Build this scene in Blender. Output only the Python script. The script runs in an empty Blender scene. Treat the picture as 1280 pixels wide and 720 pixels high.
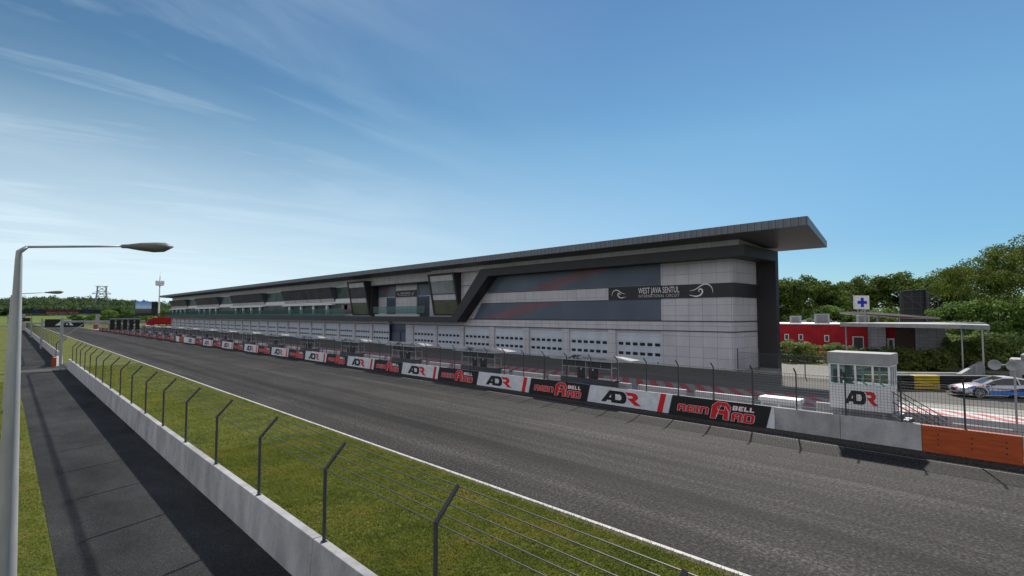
import bpy, bmesh, math, random
import numpy as np
from math import sin, cos, pi, radians, atan, sqrt
random.seed(7); rng = np.random.default_rng(7)
scene = bpy.context.scene
COL = scene.collection

# ------------------------------------------------------------------ materials
def _nt(name):
    m = bpy.data.materials.new(name); m.use_nodes = True
    nt = m.node_tree; b = nt.nodes['Principled BSDF']
    return m, nt, b
def _coords(nt, kind='Object', scale=(1, 1, 1)):
    if kind == 'World':
        tc = nt.nodes.new('ShaderNodeNewGeometry'); out = tc.outputs['Position']
    else:
        tc = nt.nodes.new('ShaderNodeTexCoord'); out = tc.outputs[kind]
    mp = nt.nodes.new('ShaderNodeMapping'); mp.inputs['Scale'].default_value = scale
    nt.links.new(out, mp.inputs['Vector'])
    return mp.outputs['Vector']
def _noise(nt, vec, scale, detail=4, rough=.6):
    n = nt.nodes.new('ShaderNodeTexNoise'); n.inputs['Scale'].default_value = scale
    n.inputs['Detail'].default_value = detail; n.inputs['Roughness'].default_value = rough
    nt.links.new(vec, n.inputs['Vector']); return n.outputs['Fac']
def _ramp(nt, fac, stops):
    r = nt.nodes.new('ShaderNodeValToRGB'); cr = r.color_ramp
    while len(cr.elements) < len(stops): cr.elements.new(.5)
    for e, (p, c) in zip(cr.elements, stops):
        e.position = p; e.color = (c[0], c[1], c[2], 1) if hasattr(c, '__len__') else (c, c, c, 1)
    nt.links.new(fac, r.inputs['Fac']); return r.outputs['Color']
def _mix(nt, fac, a, b, mode='MIX'):
    m = nt.nodes.new('ShaderNodeMix'); m.data_type = 'RGBA'; m.blend_type = mode
    for i, (v, s) in enumerate(((fac, m.inputs[0]), (a, m.inputs[6]), (b, m.inputs[7]))):
        if isinstance(v, (int, float)): s.default_value = v if i == 0 else (v, v, v, 1)
        elif isinstance(v, tuple): s.default_value = (*v[:3], 1)
        else: nt.links.new(v, s)
    return m.outputs[2]
def _bump(nt, b, h, strength=.3, dist=.01):
    bp = nt.nodes.new('ShaderNodeBump'); bp.inputs['Strength'].default_value = strength
    bp.inputs['Distance'].default_value = dist
    nt.links.new(h, bp.inputs['Height']); nt.links.new(bp.outputs['Normal'], b.inputs['Normal'])
def mat(name, col, rough=.6, var=.12, scale=2., metal=0., spec=.35, bump=0., kind='World', stretch=(1, 1, 1), fine=0.):
    m, nt, b = _nt(name)
    v = _coords(nt, kind, stretch); n = _noise(nt, v, scale, 5, .6)
    lo = tuple(c*(1-var*1.6) for c in col); hi = tuple(min(1, c*(1+var*1.6)) for c in col)
    c = _ramp(nt, n, [(.25, lo), (.75, hi)])
    if fine:
        n2 = _noise(nt, v, scale*22, 2, .5); f = _ramp(nt, n2, [(.3, 1-fine), (.7, 1+fine)])
        c = _mix(nt, 1., c, f, 'MULTIPLY')
    nt.links.new(c, b.inputs['Base Color'])
    b.inputs['Roughness'].default_value = rough; b.inputs['Metallic'].default_value = metal
    b.inputs['Specular IOR Level'].default_value = spec
    if bump: _bump(nt, b, n, bump, .02)
    return m
def grid_mat(name, col, line, axes, size, width=.02, rough=.45, var=.05, spec=.35):
    """panels with joints; axes = which two world axes, size = spacing of the joints"""
    m, nt, b = _nt(name)
    g = nt.nodes.new('ShaderNodeNewGeometry'); sp = nt.nodes.new('ShaderNodeSeparateXYZ')
    nt.links.new(g.outputs['Position'], sp.inputs[0])
    mask = None; cell = None
    for ax, s in zip(axes, size):
        q = nt.nodes.new('ShaderNodeMath'); q.operation = 'DIVIDE'; q.inputs[1].default_value = s
        nt.links.new(sp.outputs[ax], q.inputs[0])
        f = nt.nodes.new('ShaderNodeMath'); f.operation = 'FRACT'; nt.links.new(q.outputs[0], f.inputs[0])
        l = nt.nodes.new('ShaderNodeMath'); l.operation = 'LESS_THAN'; l.inputs[1].default_value = width/s
        nt.links.new(f.outputs[0], l.inputs[0])
        fl = nt.nodes.new('ShaderNodeMath'); fl.operation = 'FLOOR'; nt.links.new(q.outputs[0], fl.inputs[0])
        if mask is None: mask = l.outputs[0]; cell = fl.outputs[0]
        else:
            mx = nt.nodes.new('ShaderNodeMath'); mx.operation = 'MAXIMUM'
            nt.links.new(mask, mx.inputs[0]); nt.links.new(l.outputs[0], mx.inputs[1]); mask = mx.outputs[0]
            cb = nt.nodes.new('ShaderNodeCombineXYZ'); nt.links.new(cell, cb.inputs[0]); nt.links.new(fl.outputs[0], cb.inputs[1])
            cell = cb.outputs[0]
    wn = nt.nodes.new('ShaderNodeTexWhiteNoise'); nt.links.new(cell, wn.inputs['Vector'])
    cv = _ramp(nt, wn.outputs['Value'], [(0, tuple(c*(1-var) for c in col)), (1, tuple(c*(1+var) for c in col))])
    v = _coords(nt, 'World', (1, 1, .35)); n = _noise(nt, v, .9, 6, .65)
    cv = _mix(nt, 1., cv, _ramp(nt, n, [(.3, .86), (.7, 1.06)]), 'MULTIPLY')
    c = _mix(nt, mask, cv, line)
    nt.links.new(c, b.inputs['Base Color']); b.inputs['Roughness'].default_value = rough
    b.inputs['Specular IOR Level'].default_value = spec
    return m

M = {}
M['concrete'] = mat('concrete', (.35, .342, .35), .85, .24, 1.1, bump=.3, fine=.1, stretch=(1, 1, .5))
M['concrete_dark'] = mat('concrete_dark', (.2, .2, .2), .85, .12, 1.3, bump=.2)
M['steel_dark'] = mat('painted_dark_steel', (.045, .047, .055), .5, .1, 3, spec=.4)
M['wire'] = mat('wire', (.07, .072, .08), .5, .05, 3)
M['galv'] = mat('galvanised', (.33, .335, .35), .5, .14, 5, metal=.3, stretch=(1, 1, .2))
M['lamp_grey'] = mat('lamp_grey', (.16, .15, .145), .5, .12, 9)
M['white'] = mat('white_paint', (.68, .68, .7), .5, .06, 2)
M['pit_white'] = mat('pit_wall_paint', (.36, .36, .38), .6, .12, 1.5, bump=.1)
M['white_door'] = grid_mat('door_sheet', (.5, .54, .62), (.3, .32, .37), (1, 2), (400., .62), .03, .4, .02)
M['black'] = mat('black_print', (.012, .012, .014), .5, .1, 3)
M['banner_white'] = mat('banner_white', (.6, .61, .66), .5, .12, 2.4)
M['red'] = mat('red_print', (.6, .012, .016), .5, .06, 3)
M['white_print'] = mat('white_print', (.75, .72, .74), .5, .04, 3)
M['orange'] = mat('orange_paint', (.36, .065, .014), .6, .2, 3, stretch=(1, .35, 2.5), bump=.2)
M['rubber'] = mat('rubber', (.02, .02, .022), .8, .2, 4)
M['yellow'] = mat('yellow_paint', (.42, .3, .02), .5, .12, 4)
M['clad'] = grid_mat('cladding', (.5, .48, .52), (.2, .19, .21), (1, 2), (1.5, 1.08), .035)
M['clad_end'] = grid_mat('cladding_end', (.5, .48, .52), (.2, .19, .21), (0, 2), (1.5, 1.08), .035)
M['fascia'] = grid_mat('seamed_metal', (.15, .165, .19), (.04, .042, .05), (1,), (.6,), .06, .45)
M['fascia_end'] = grid_mat('seamed_metal_end', (.15, .165, .19), (.04, .042, .05), (0,), (.95,), .09, .45)
M['soffit'] = grid_mat('soffit_metal', (.1, .103, .115), (.05, .05, .055), (0, 1), (.6, 1.2), .05, .5)
M['frame'] = mat('frame_charcoal', (.028, .027, .032), .55, .08, 1)
M['frame2'] = mat('frame_line', (.06, .06, .07), .55, .08, 1)
M['glass_green'] = mat('glass_green', (.04, .062, .058), .3, .3, .25, spec=.08)
M['glass_blue'] = mat('glass_blue', (.095, .118, .16), .25, .1, .2, spec=.15)
M['glass_dark'] = mat('glass_dark', (.07, .074, .086), .4, .2, .4, spec=.05)
M['glass_pale'] = mat('glass_pale', (.2, .22, .23), .2, .3, .3, spec=.4)
M['glass_olive'] = mat('glass_olive', (.09, .11, .07), .2, .2, .4, spec=.3)
M['painted_reflection'] = mat('painted_red_reflection', (.17, .098, .12), .25, .1, .4, spec=.15)  # colour of a red reflection, painted onto the facade glass
M['blue_paint'] = mat('blue_paint', (.02, .035, .12), .4, .1, 1)
M['red_wall'] = mat('red_render', (.36, .012, .02), .8, .2, .8, bump=.2)
M['roof_grey'] = mat('roof_grey', (.3, .3, .31), .8, .15, 1.2)
M['slab_pink'] = mat('pinkish_slab', (.42, .37, .36), .8, .1, 1)
M['brown'] = mat('brown_panel', (.1, .055, .05), .7, .1, 2)
M['brick'] = grid_mat('white_block', (.45, .45, .5), (.2, .2, .24), (1, 2), (.8, .4), .03, .8, .1)
M['bark'] = mat('bark', (.06, .045, .035), .9, .3, 6, stretch=(1, 1, .3), bump=.4)
M['blue_cross'] = mat('cross_blue', (.01, .03, .42), .5, .05, 2)
M['ac_grey'] = mat('unit_grey', (.3, .31, .33), .6, .1, 4)
M['tyre_stripe'] = mat('stack_black', (.018, .018, .02), .7, .3, 5)
M['headlight'] = mat('headlight', (.35, .37, .4), .1, .1, 5, spec=.8)
M['rim'] = mat('wheel_rim', (.42, .43, .45), .35, .1, 5, metal=.6)
M['car_glass'] = mat('car_glass', (.02, .022, .025), .08, .1, 3, spec=.6)
M['screen_back'] = grid_mat('panel_back', (.02, .02, .022), (.06, .06, .065), (1, 2), (1.1, 1.1), .06)

def glass_clear(name, tint=(.8, .9, .88), fac=.22):
    m = bpy.data.materials.new(name); m.use_nodes = True; nt = m.node_tree; nt.nodes.clear()
    o = nt.nodes.new('ShaderNodeOutputMaterial'); t = nt.nodes.new('ShaderNodeBsdfTransparent'); g = nt.nodes.new('ShaderNodeBsdfPrincipled')
    g.inputs['Base Color'].default_value = (tint[0]*.35, tint[1]*.4, tint[2]*.4, 1); g.inputs['Roughness'].default_value = .08
    t.inputs[0].default_value = (*tint, 1)
    x = nt.nodes.new('ShaderNodeMixShader'); x.inputs[0].default_value = fac
    nt.links.new(t.outputs[0], x.inputs[1]); nt.links.new(g.outputs[0], x.inputs[2]); nt.links.new(x.outputs[0], o.inputs[0])
    return m
M['clear'] = glass_clear('clear_glass', (.72, .78, .78), .12)
M['balustrade'] = glass_clear('balustrade_glass', (.6, .76, .76), .18)

def asphalt(name, base, tint=(1., .985, .95), streak=.25, speck=.5, patch=.25, sscale=30):
    m, nt, b = _nt(name)
    w = _coords(nt, 'World')
    sp = _noise(nt, w, sscale, 3, .75)
    c = _ramp(nt, sp, [(.36, tuple(base*max(.1, 1-speck)*t for t in tint)), (.52, tuple(base*t for t in tint)), (.68, tuple(base*(1+speck*2.2)*t for t in tint))])
    if streak:
        s1 = _noise(nt, _coords(nt, 'World', (1.1, .012, 1)), 1.3, 5, .7)
        c = _mix(nt, 1., c, _ramp(nt, s1, [(.35, 1-streak), (.65, 1+streak)]), 'MULTIPLY')
        s2 = _noise(nt, _coords(nt, 'World', (.33, .006, 1)), 1.3, 4, .6)
        c = _mix(nt, 1., c, _ramp(nt, s2, [(.38, (1-streak*1.1,)*3), (.62, (1+streak*1.05, 1+streak*.98, 1+streak*.9))]), 'MULTIPLY')
    p = _noise(nt, _coords(nt, 'World', (1, .45, 1)), .35, 6, .65)
    c = _mix(nt, 1., c, _ramp(nt, p, [(.3, 1-patch), (.7, 1+patch)]), 'MULTIPLY')
    nt.links.new(c, b.inputs['Base Color']); b.inputs['Roughness'].default_value = .85
    b.inputs['Specular IOR Level'].default_value = .12
    _bump(nt, b, sp, .6, .015)
    return m
M['track'] = asphalt('track_asphalt', .033, (1.07, 1., .95), .34, .8, .3, 11)
M['path'] = asphalt('path_asphalt', .03, (1., 1., 1.02), 0, .5, .62)  # dark patchy asphalt, with blotchy shade painted in by strong patch contrast
M['pit'] = asphalt('pit_concrete', .095, (1., .97, .88), .08, .2, .15, 8)
M['gravel'] = asphalt('gravel', .24, (1., .96, .88), 0, .35, .15, 12)
M['lane_pale'] = asphalt('pale_concrete', .3, (1., .98, .9), 0, .12, .1, 10)
M['line'] = mat('line_white', (.5, .49, .47), .7, .15, 4, fine=.1)
M['line_thin'] = mat('line_worn', (.2, .195, .185), .8, .3, 6)
M['kerb_red'] = mat('kerb_red', (.36, .045, .045), .7, .2, 2)
M['kerb_redL'] = mat('kerb_bright_red', (.42, .05, .045), .7, .15, 2)
M['kerb_grey'] = mat('kerb_grey', (.22, .215, .2), .7, .15, 2)
M['dirt'] = mat('dirt', (.09, .07, .05), .95, .3, 4, bump=.4)

def grassmat(name, a, b_, c_, scale=.35):
    m, nt, b = _nt(name)
    n = _noise(nt, _coords(nt, 'World'), scale, 6, .7)
    c = _ramp(nt, n, [(.3, a), (.5, b_), (.7, c_)])
    f = _noise(nt, _coords(nt, 'World'), 25, 3, .7)
    c = _mix(nt, 1., c, _ramp(nt, f, [(.3, .65), (.7, 1.3)]), 'MULTIPLY')
    nt.links.new(c, b.inputs['Base Color']); b.inputs['Roughness'].default_value = .9; b.inputs['Specular IOR Level'].default_value = .15
    _bump(nt, b, f, .6, .04)
    return m
M['grass'] = grassmat('grass_ground', (.06, .08, .016), (.11, .125, .024), (.17, .15, .035))
M['blade'] = grassmat('grass_blades', (.09, .125, .022), (.17, .2, .034), (.29, .245, .055), .55)
_n = M['blade'].node_tree; _t = _n.nodes.new('ShaderNodeBsdfTranslucent'); _b = _n.nodes['Principled BSDF']
_n.links.new(_b.inputs['Base Color'].links[0].from_socket, _t.inputs[0]); _x = _n.nodes.new('ShaderNodeMixShader'); _x.inputs[0].default_value = .5
_n.links.new(_b.outputs[0], _x.inputs[1]); _n.links.new(_t.outputs[0], _x.inputs[2]); _n.links.new(_x.outputs[0], _n.nodes['Material Output'].inputs[0])
M['far_grass'] = grassmat('far_grass', (.09, .13, .03), (.12, .16, .035), (.15, .17, .05), .02)

def leafmat(name, dark, mid, lite, trans=.42, sc=.45):
    m, nt, b = _nt(name)
    oi = nt.nodes.new('ShaderNodeObjectInfo')
    n = _noise(nt, _coords(nt, 'World'), sc, 4, .7)
    c = _ramp(nt, n, [(.3, dark), (.5, mid), (.72, lite)])
    f = _noise(nt, _coords(nt, 'World'), 5, 2, .6)
    c = _mix(nt, 1., c, _ramp(nt, f, [(.3, .6), (.7, 1.4)]), 'MULTIPLY')
    r = _ramp(nt, oi.outputs['Random'], [(0, (.85, .9, .9)), (1, (1.15, 1.1, 1.))])
    c = _mix(nt, 1., c, r, 'MULTIPLY')
    nt.links.new(c, b.inputs['Base Color']); b.inputs['Roughness'].default_value = .75; b.inputs['Specular IOR Level'].default_value = .2
    t = nt.nodes.new('ShaderNodeBsdfTranslucent'); nt.links.new(c, t.inputs[0])
    x = nt.nodes.new('ShaderNodeMixShader'); x.inputs[0].default_value = trans
    nt.links.new(b.outputs[0], x.inputs[1]); nt.links.new(t.outputs[0], x.inputs[2])
    nt.links.new(x.outputs[0], nt.nodes['Material Output'].inputs[0])
    return m
M['leaf'] = leafmat('foliage', (.05, .085, .016), (.08, .125, .024), (.13, .175, .035))
M['leaf_lite'] = leafmat('foliage_light', (.08, .15, .032), (.12, .2, .045), (.16, .25, .065))
M['leaf_olive'] = leafmat('foliage_olive', (.055, .085, .014), (.09, .125, .02), (.15, .18, .032))
M['leaf_hedge'] = leafmat('foliage_hedge', (.13, .185, .06), (.19, .26, .08), (.27, .34, .11), sc=1.2)
M['leaf_far'] = leafmat('foliage_far', (.07, .11, .045), (.09, .135, .055), (.12, .17, .07), sc=.06)

# ------------------------------------------------------------------ mesh builder
class MB:
    def __init__(s): s.v = []; s.f = []; s.m = []
    def add(s, vs, fs, mi=0):
        o = len(s.v); s.v += [tuple(map(float, v)) for v in vs]
        for f in fs: s.f.append(tuple(i+o for i in f)); s.m.append(mi)
        return s
    def box(s, x0, x1, y0, y1, z0, z1, mi=0):
        if x0 > x1: x0, x1 = x1, x0
        if y0 > y1: y0, y1 = y1, y0
        if z0 > z1: z0, z1 = z1, z0
        return s.add([(x0,y0,z0),(x1,y0,z0),(x1,y1,z0),(x0,y1,z0),(x0,y0,z1),(x1,y0,z1),(x1,y1,z1),(x0,y1,z1)],
                     [(3,2,1,0),(4,5,6,7),(0,1,5,4),(1,2,6,5),(2,3,7,6),(3,0,4,7)], mi)
    def prism(s, poly, axis, a, b, mi=0, caps=True):
        """poly 2D in the two other axes (x:(y,z) y:(x,z) z:(x,y)), extruded from a to b"""
        def P(q, t): return {'x': (t, q[0], q[1]), 'y': (q[0], t, q[1]), 'z': (q[0], q[1], t)}[axis]
        n = len(poly); vs = [P(q, a) for q in poly]+[P(q, b) for q in poly]
        fs = [(i, (i+1) % n, n+(i+1) % n, n+i) for i in range(n)]
        if caps: fs += [tuple(range(n))[::-1], tuple(range(n, 2*n))]
        return s.add(vs, fs, mi)
    def hexa(s, v8, mi=0):
        return s.add(v8, [(3,2,1,0),(4,5,6,7),(0,1,5,4),(1,2,6,5),(2,3,7,6),(3,0,4,7)], mi)
    def bar(s, p, q, r, n=6, r2=None, mi=0, cap=True):
        p = np.array(p, float); q = np.array(q, float); d = q-p; L = np.linalg.norm(d)
        if L < 1e-9: return s
        d /= L; a = np.array([0, 0, 1.]) if abs(d[2]) < .9 else np.array([1., 0, 0])
        u = np.cross(d, a); u /= np.linalg.norm(u); w = np.cross(d, u); r2 = r if r2 is None else r2
        vs = []
        for c, rr in ((p, r), (q, r2)):
            for k in range(n):
                t = 2*pi*(k+.5)/n; vs.append(c+u*rr*cos(t)+w*rr*sin(t))
        fs = [(k, (k+1) % n, n+(k+1) % n, n+k) for k in range(n)]
        if cap: fs += [tuple(range(n))[::-1], tuple(range(n, 2*n))]
        return s.add(vs, fs, mi)
    def tube(s, pts, rs, n=12, mi=0):
        o = len(s.v); vs = []
        up = np.array([0, 0, 1.])
        for i, p in enumerate(pts):
            a = np.array(pts[max(i-1, 0)], float); b = np.array(pts[min(i+1, len(pts)-1)], float); d = (b-a)/np.linalg.norm(b-a)
            ref = np.array([0, 1., 0]) if abs(d[1]) < .9 else np.array([1., 0, 0])
            u = np.cross(d, ref); u /= np.linalg.norm(u); w = np.cross(d, u)
            for k in range(n):
                t = 2*pi*k/n; vs.append(np.array(p, float)+u*rs[i]*cos(t)+w*rs[i]*sin(t))
        fs = [(i*n+k, i*n+(k+1) % n, (i+1)*n+(k+1) % n, (i+1)*n+k) for i in range(len(pts)-1) for k in range(n)]
        fs += [tuple(range(n))[::-1], tuple(range((len(pts)-1)*n, len(pts)*n))]
        return s.add(vs, fs, mi)
    def path(s, pts, rs, n=6, mi=0):
        for i in range(len(pts)-1):
            s.bar(pts[i], pts[i+1], rs[i] if hasattr(rs, '__len__') else rs, n, rs[i+1] if hasattr(rs, '__len__') else rs, mi)
        return s
    def ngon(s, pts, mi=0): return s.add(pts, [tuple(range(len(pts)))], mi)
    def xf(s, fn): s.v = [tuple(fn(v)) for v in s.v]; return s

def link(name, me, parent=None):
    o = bpy.data.objects.new(name, me); COL.objects.link(o)
    if parent is not None: o.parent = parent
    return o
def build(name, mb, mats, parent=None, smooth=False, bevel=0):
    """verts in world coordinates; a parent that stands at a location gets local ones. name may repeat."""
    off = (0, 0, 0)
    if parent is not None:
        off = tuple(ROOTLOC.get(parent.name, (0, 0, 0)))
    me = bpy.data.meshes.new(name)
    me.from_pydata([(v[0]-off[0], v[1]-off[1], v[2]-off[2]) for v in mb.v], [], mb.f)
    if not isinstance(mats, (list, tuple)): mats = [mats]
    for m in mats: me.materials.append(M[m] if isinstance(m, str) else m)
    if len(mats) > 1: me.polygons.foreach_set('material_index', mb.m)
    if smooth: me.polygons.foreach_set('use_smooth', [True]*len(me.polygons))
    me.update()
    o = link(name, me, parent)
    if parent is not None: ROOTLOC[o.name] = off
    if bevel:
        md = o.modifiers.new('bevel', 'BEVEL'); md.width = bevel; md.segments = 2; md.limit_method = 'ANGLE'
    return o
ROOTLOC = {}
def thing(name, label, cat, loc=(0, 0, 0), group=None):
    o = bpy.data.objects.new(name, None); COL.objects.link(o); o.location = loc; o.empty_display_size = .2
    ROOTLOC[o.name] = loc
    return tag(o, label, cat, group)
def tag(o, label, cat, group=None):
    o['label'] = label; o['category'] = cat
    if group: o['group'] = group
    return o
def struct(name, mb, mats, **k):
    o = build(name, mb, mats, **k); o['kind'] = 'structure'; return o
def copy_tree(o, parent=None):
    c = o.copy(); COL.objects.link(c)
    if parent is not None: c.parent = parent
    for ch in list(o.children): copy_tree(ch, c)
    return c
def NUM(k):
    tens = ['', '', 'twenty', 'thirty', 'forty', 'fifty', 'sixty']; k += 1
    if k <= 20: return ORD[k-1]
    t, u = divmod(k, 10)
    return (tens[t][:-1]+'ieth') if u == 0 else tens[t]+'-'+ORD[u-1]
ORD = ['first', 'second', 'third', 'fourth', 'fifth', 'sixth', 'seventh', 'eighth', 'ninth', 'tenth', 'eleventh', 'twelfth',
       'thirteenth', 'fourteenth', 'fifteenth', 'sixteenth', 'seventeenth', 'eighteenth', 'nineteenth', 'twentieth',
       'twenty-first', 'twenty-second', 'twenty-third', 'twenty-fourth']

# ------------------------------------------------------------------ 2D shapes and lettering
G = {
 'R': ([(0,0),(0,.85),(.13,1),(.68,1),(.8,.87),(.8,.56),(.71,.46),(.8,.36),(.8,0),(.58,0),(.58,.36),(.22,.36),(.22,0)], [[(.22,.54),(.22,.8),(.58,.8),(.58,.54)]]),
 'E': ([(0,.12),(.12,0),(.75,0),(.75,.2),(.22,.2),(.22,.4),(.66,.4),(.66,.6),(.22,.6),(.22,.8),(.75,.8),(.75,1),(.12,1),(0,.88)], []),
 'I': ([(0,0),(.22,0),(.22,1),(0,1)], []),
 'N': ([(0,0),(.22,0),(.22,.8),(.58,.8),(.58,0),(.8,0),(.8,.86),(.66,1),(0,1)], []),
 'D': ([(0,0),(.66,0),(.8,.14),(.8,.86),(.66,1),(0,1)], [[(.22,.2),(.22,.8),(.58,.8),(.58,.2)]]),
 'A': ([(0,0),(.22,0),(.22,.32),(.6,.32),(.6,0),(.82,0),(.82,.78),(.62,1),(.2,1),(0,.78)], [[(.22,.52),(.22,.72),(.31,.82),(.51,.82),(.6,.72),(.6,.52)]]),
 'B': ([(0,0),(.68,0),(.8,.12),(.8,.42),(.72,.5),(.8,.58),(.8,.88),(.68,1),(0,1)], [[(.22,.2),(.22,.4),(.58,.4),(.58,.2)], [(.22,.6),(.22,.8),(.58,.8),(.58,.6)]]),
 'L': ([(0,0),(.7,0),(.7,.2),(.22,.2),(.22,1),(0,1)], []),
}
def fill2d(loops, offset=0.):
    """outlines (outer and holes) to a flat 2D mesh; offset > 0 thickens the shape"""
    cu = bpy.data.curves.new('tmp', 'CURVE'); cu.dimensions = '2D'; cu.fill_mode = 'FRONT'
    for lp, hole in loops:
        pts = list(lp)
        if offset:
            n = len(pts); ar = sum(pts[i][0]*pts[(i+1) % n][1]-pts[(i+1) % n][0]*pts[i][1] for i in range(n))
            sg = 1 if ar > 0 else -1
            if hole: sg = -sg
            out = []
            for i in range(n):
                p0 = np.array(pts[i-1]); p1 = np.array(pts[i]); p2 = np.array(pts[(i+1) % n])
                d1 = (p1-p0)/np.linalg.norm(p1-p0); d2 = (p2-p1)/np.linalg.norm(p2-p1)
                n1 = np.array([d1[1], -d1[0]])*sg; n2 = np.array([d2[1], -d2[0]])*sg
                k = n1+n2; k = k/max(.5, 1+n1@n2)
                out.append(tuple(p1+k*offset))
            pts = out
        sp = cu.splines.new('POLY'); sp.points.add(len(pts)-1); sp.use_cyclic_u = True
        for q, p in zip(sp.points, pts): q.co = (p[0], p[1], 0, 1)
    return _curve_mesh(cu)
def _curve_mesh(cu):
    ob = bpy.data.objects.new('tmp', cu); COL.objects.link(ob)
    dg = bpy.context.evaluated_depsgraph_get(); dg.update()
    me = bpy.data.meshes.new_from_object(ob.evaluated_get(dg))
    vs = [(v.co.x, v.co.y) for v in me.vertices]; fs = [tuple(p.vertices) for p in me.polygons]
    bpy.data.objects.remove(ob); bpy.data.curves.remove(cu); bpy.data.meshes.remove(me)
    return vs, fs
def text2d(s, size=1., spacing=1., off=0.):
    cu = bpy.data.curves.new('tmp', 'FONT'); cu.body = s; cu.size = size; cu.space_character = spacing; cu.offset = off; cu.resolution_u = 3
    return _curve_mesh(cu)
def place2d(mb, sh, O, U, V, off=0., N=(0, 0, 0), mi=0, sx=1., sy=1., shear=0., dx=0., dy=0.):
    O = np.array(O, float); U = np.array(U, float); V = np.array(V, float); N = np.array(N, float)
    vs, fs = sh
    mb.add([O+U*(dx+x*sx+y*sy*shear)+V*(dy+y*sy)+N*off for x, y in vs], fs, mi)
def letters(word, gap=.16):
    x = 0; out = []
    for ch in word:
        o, hs = G[ch]; out.append((ch, x)); x += max(p[0] for p in o)+gap
    return out, x-gap
def word_shapes(word, offset=0., gap=.16):
    vs, fs = [], []
    for ch, x in letters(word, gap)[0]:
        o, hs = G[ch]
        v, f = fill2d([(o, False)]+[(h, True) for h in hs], offset)
        k = len(vs); vs += [(a+x, b) for a, b in v]; fs += [tuple(i+k for i in q) for q in f]
    return vs, fs
ADR_A = fill2d([([(-.04,0),(.6,1),(1.02,1),(1.02,0),(.72,0),(.72,.18),(.43,.18),(.32,0)], False), ([(.56,.41),(.72,.41),(.72,.68)], True)])
ADR_D = fill2d([([(1.02,0),(1.5,0),(1.66,.06),(1.78,.2),(1.82,.4),(1.82,.6),(1.78,.8),(1.66,.94),(1.5,1),(1.02,1),(1.021,.74),(1.36,.74),(1.45,.64),(1.47,.5),(1.45,.36),(1.36,.26),(1.021,.26)], False)])
ADR_R = fill2d([([(1.68,1),(2.3,1),(2.5,.93),(2.62,.76),(2.62,.58),(2.52,.44),(2.4,.38),(2.84,0),(2.4,0),(1.9,.47),(1.9,.54),(2.18,.54),(2.26,.6),(2.26,.68),(2.18,.74),(1.88,.74),(1.84,.86)], False)])
def adr_logo(O, U, V, N, h, off=.012):
    k = MB(); r = MB()
    place2d(k, ADR_A, O, U, V, off, N, sx=h, sy=h); place2d(k, ADR_D, O, U, V, off, N, sx=h, sy=h, dx=.002)
    place2d(r, ADR_R, O, U, V, off, N, sx=h, sy=h)
    return k, r
def swirl(scale, flip=1):
    """wave emblem: two tapered strokes as strips; width 2 x height 1 (times scale)"""
    vs, fs = [], []
    def smooth(p):
        p = [np.array(q, float) for q in p]; out = []
        for i in range(len(p)-1):
            a, b, c, d = p[max(i-1, 0)], p[i], p[i+1], p[min(i+2, len(p)-1)]
            for t in (0, .25, .5, .75): out.append(.5*(2*b+(c-a)*t+(2*a-5*b+4*c-d)*t*t+(3*b-a-3*c+d)*t**3))
        return out+[p[-1]]
    def stroke(pts, wmax):
        pts = smooth(pts); n = len(pts); k = len(vs)
        for i, p in enumerate(pts):
            d = pts[min(i+1, n-1)]-pts[max(i-1, 0)]; d = d/np.linalg.norm(d); w = wmax*(.12+sin(pi*i/(n-1))**.8)
            vs.append((p[0]-d[1]*w, p[1]+d[0]*w)); vs.append((p[0]+d[1]*w, p[1]-d[0]*w))
        for i in range(n-1): fs.append((k+2*i, k+2*i+1, k+2*i+3, k+2*i+2))
    stroke([(.02,.5),(.35,.54),(.65,.66),(.95,.85),(1.25,.98),(1.55,.97),(1.8,.82),(1.95,.55),(1.97,.25)], .04)
    stroke([(0,.18),(.3,.1),(.6,.05),(.9,.12),(1.1,.3),(1.12,.5),(1.0,.62),(.86,.58),(.82,.45),(.9,.38)], .055)
    return [(x*scale*flip, y*scale) for x, y in vs], [f if flip > 0 else f[::-1] for f in fs]

# ------------------------------------------------------------------ plan helpers
def off(y): return -max(0., y-60)*.0155          # the pit side swings gently inward with distance
def bx(y): return 26.95+off(y)
LX = lambda y: 4.6+.003*y                          # left barrier face

# ------------------------------------------------------------------ ground, track, lanes
g = MB(); g.box(-3000, 3000, -1500, 4000, -.6, 0)
struct('ground', g, 'grass')

def ribbon(pts, zs=0.):
    """closed strip between two lists of points"""
    m = MB(); a, b = pts; n = len(a)
    m.add([(p[0], p[1], zs) for p in a]+[(p[0], p[1], zs) for p in b], [(i, n+i, n+i+1, i+1) for i in range(n-1)])
    return m
Ys = [-60, 0, 60, 120, 180, 240, 300]
def arc_pts(x, y0, r_c=110, cx_track=19., n=18, ang=1.35):
    cx = cx_track-r_c; r = x-cx
    return [(cx+r*cos(ang*k/n), y0+r*sin(ang*k/n)) for k in range(1, n+1)]
def line_pts(xf, far=True): return [(xf(y), y) for y in Ys]+(arc_pts(xf(300), 300) if far else [])
tl = lambda y: 11.4+.0016*y
struct('race_track', ribbon((line_pts(tl), line_pts(lambda y: bx(y)+.0))), 'track')
bpy.data.objects['race_track'].location.z = .004
struct('track_edge_line', ribbon((line_pts(lambda y: tl(y)+.0), line_pts(lambda y: tl(y)+.13))), 'line').location.z = .010
struct('track_side_line', ribbon((line_pts(lambda y: bx(y)-1.62, False), line_pts(lambda y: bx(y)-1.56, False))), 'line_thin').location.z = .010
struct('dirt_edge', ribbon((line_pts(lambda y: tl(y)-.2-.05*sin(y)), line_pts(lambda y: tl(y)))), 'dirt').location.z = .006
struct('path', ribbon(([(1.0, y) for y in (-20, 60, 150, 258)], [(4.7+.003*y, y) for y in (-20, 60, 150, 258)])), 'path').location.z = .008
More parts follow.
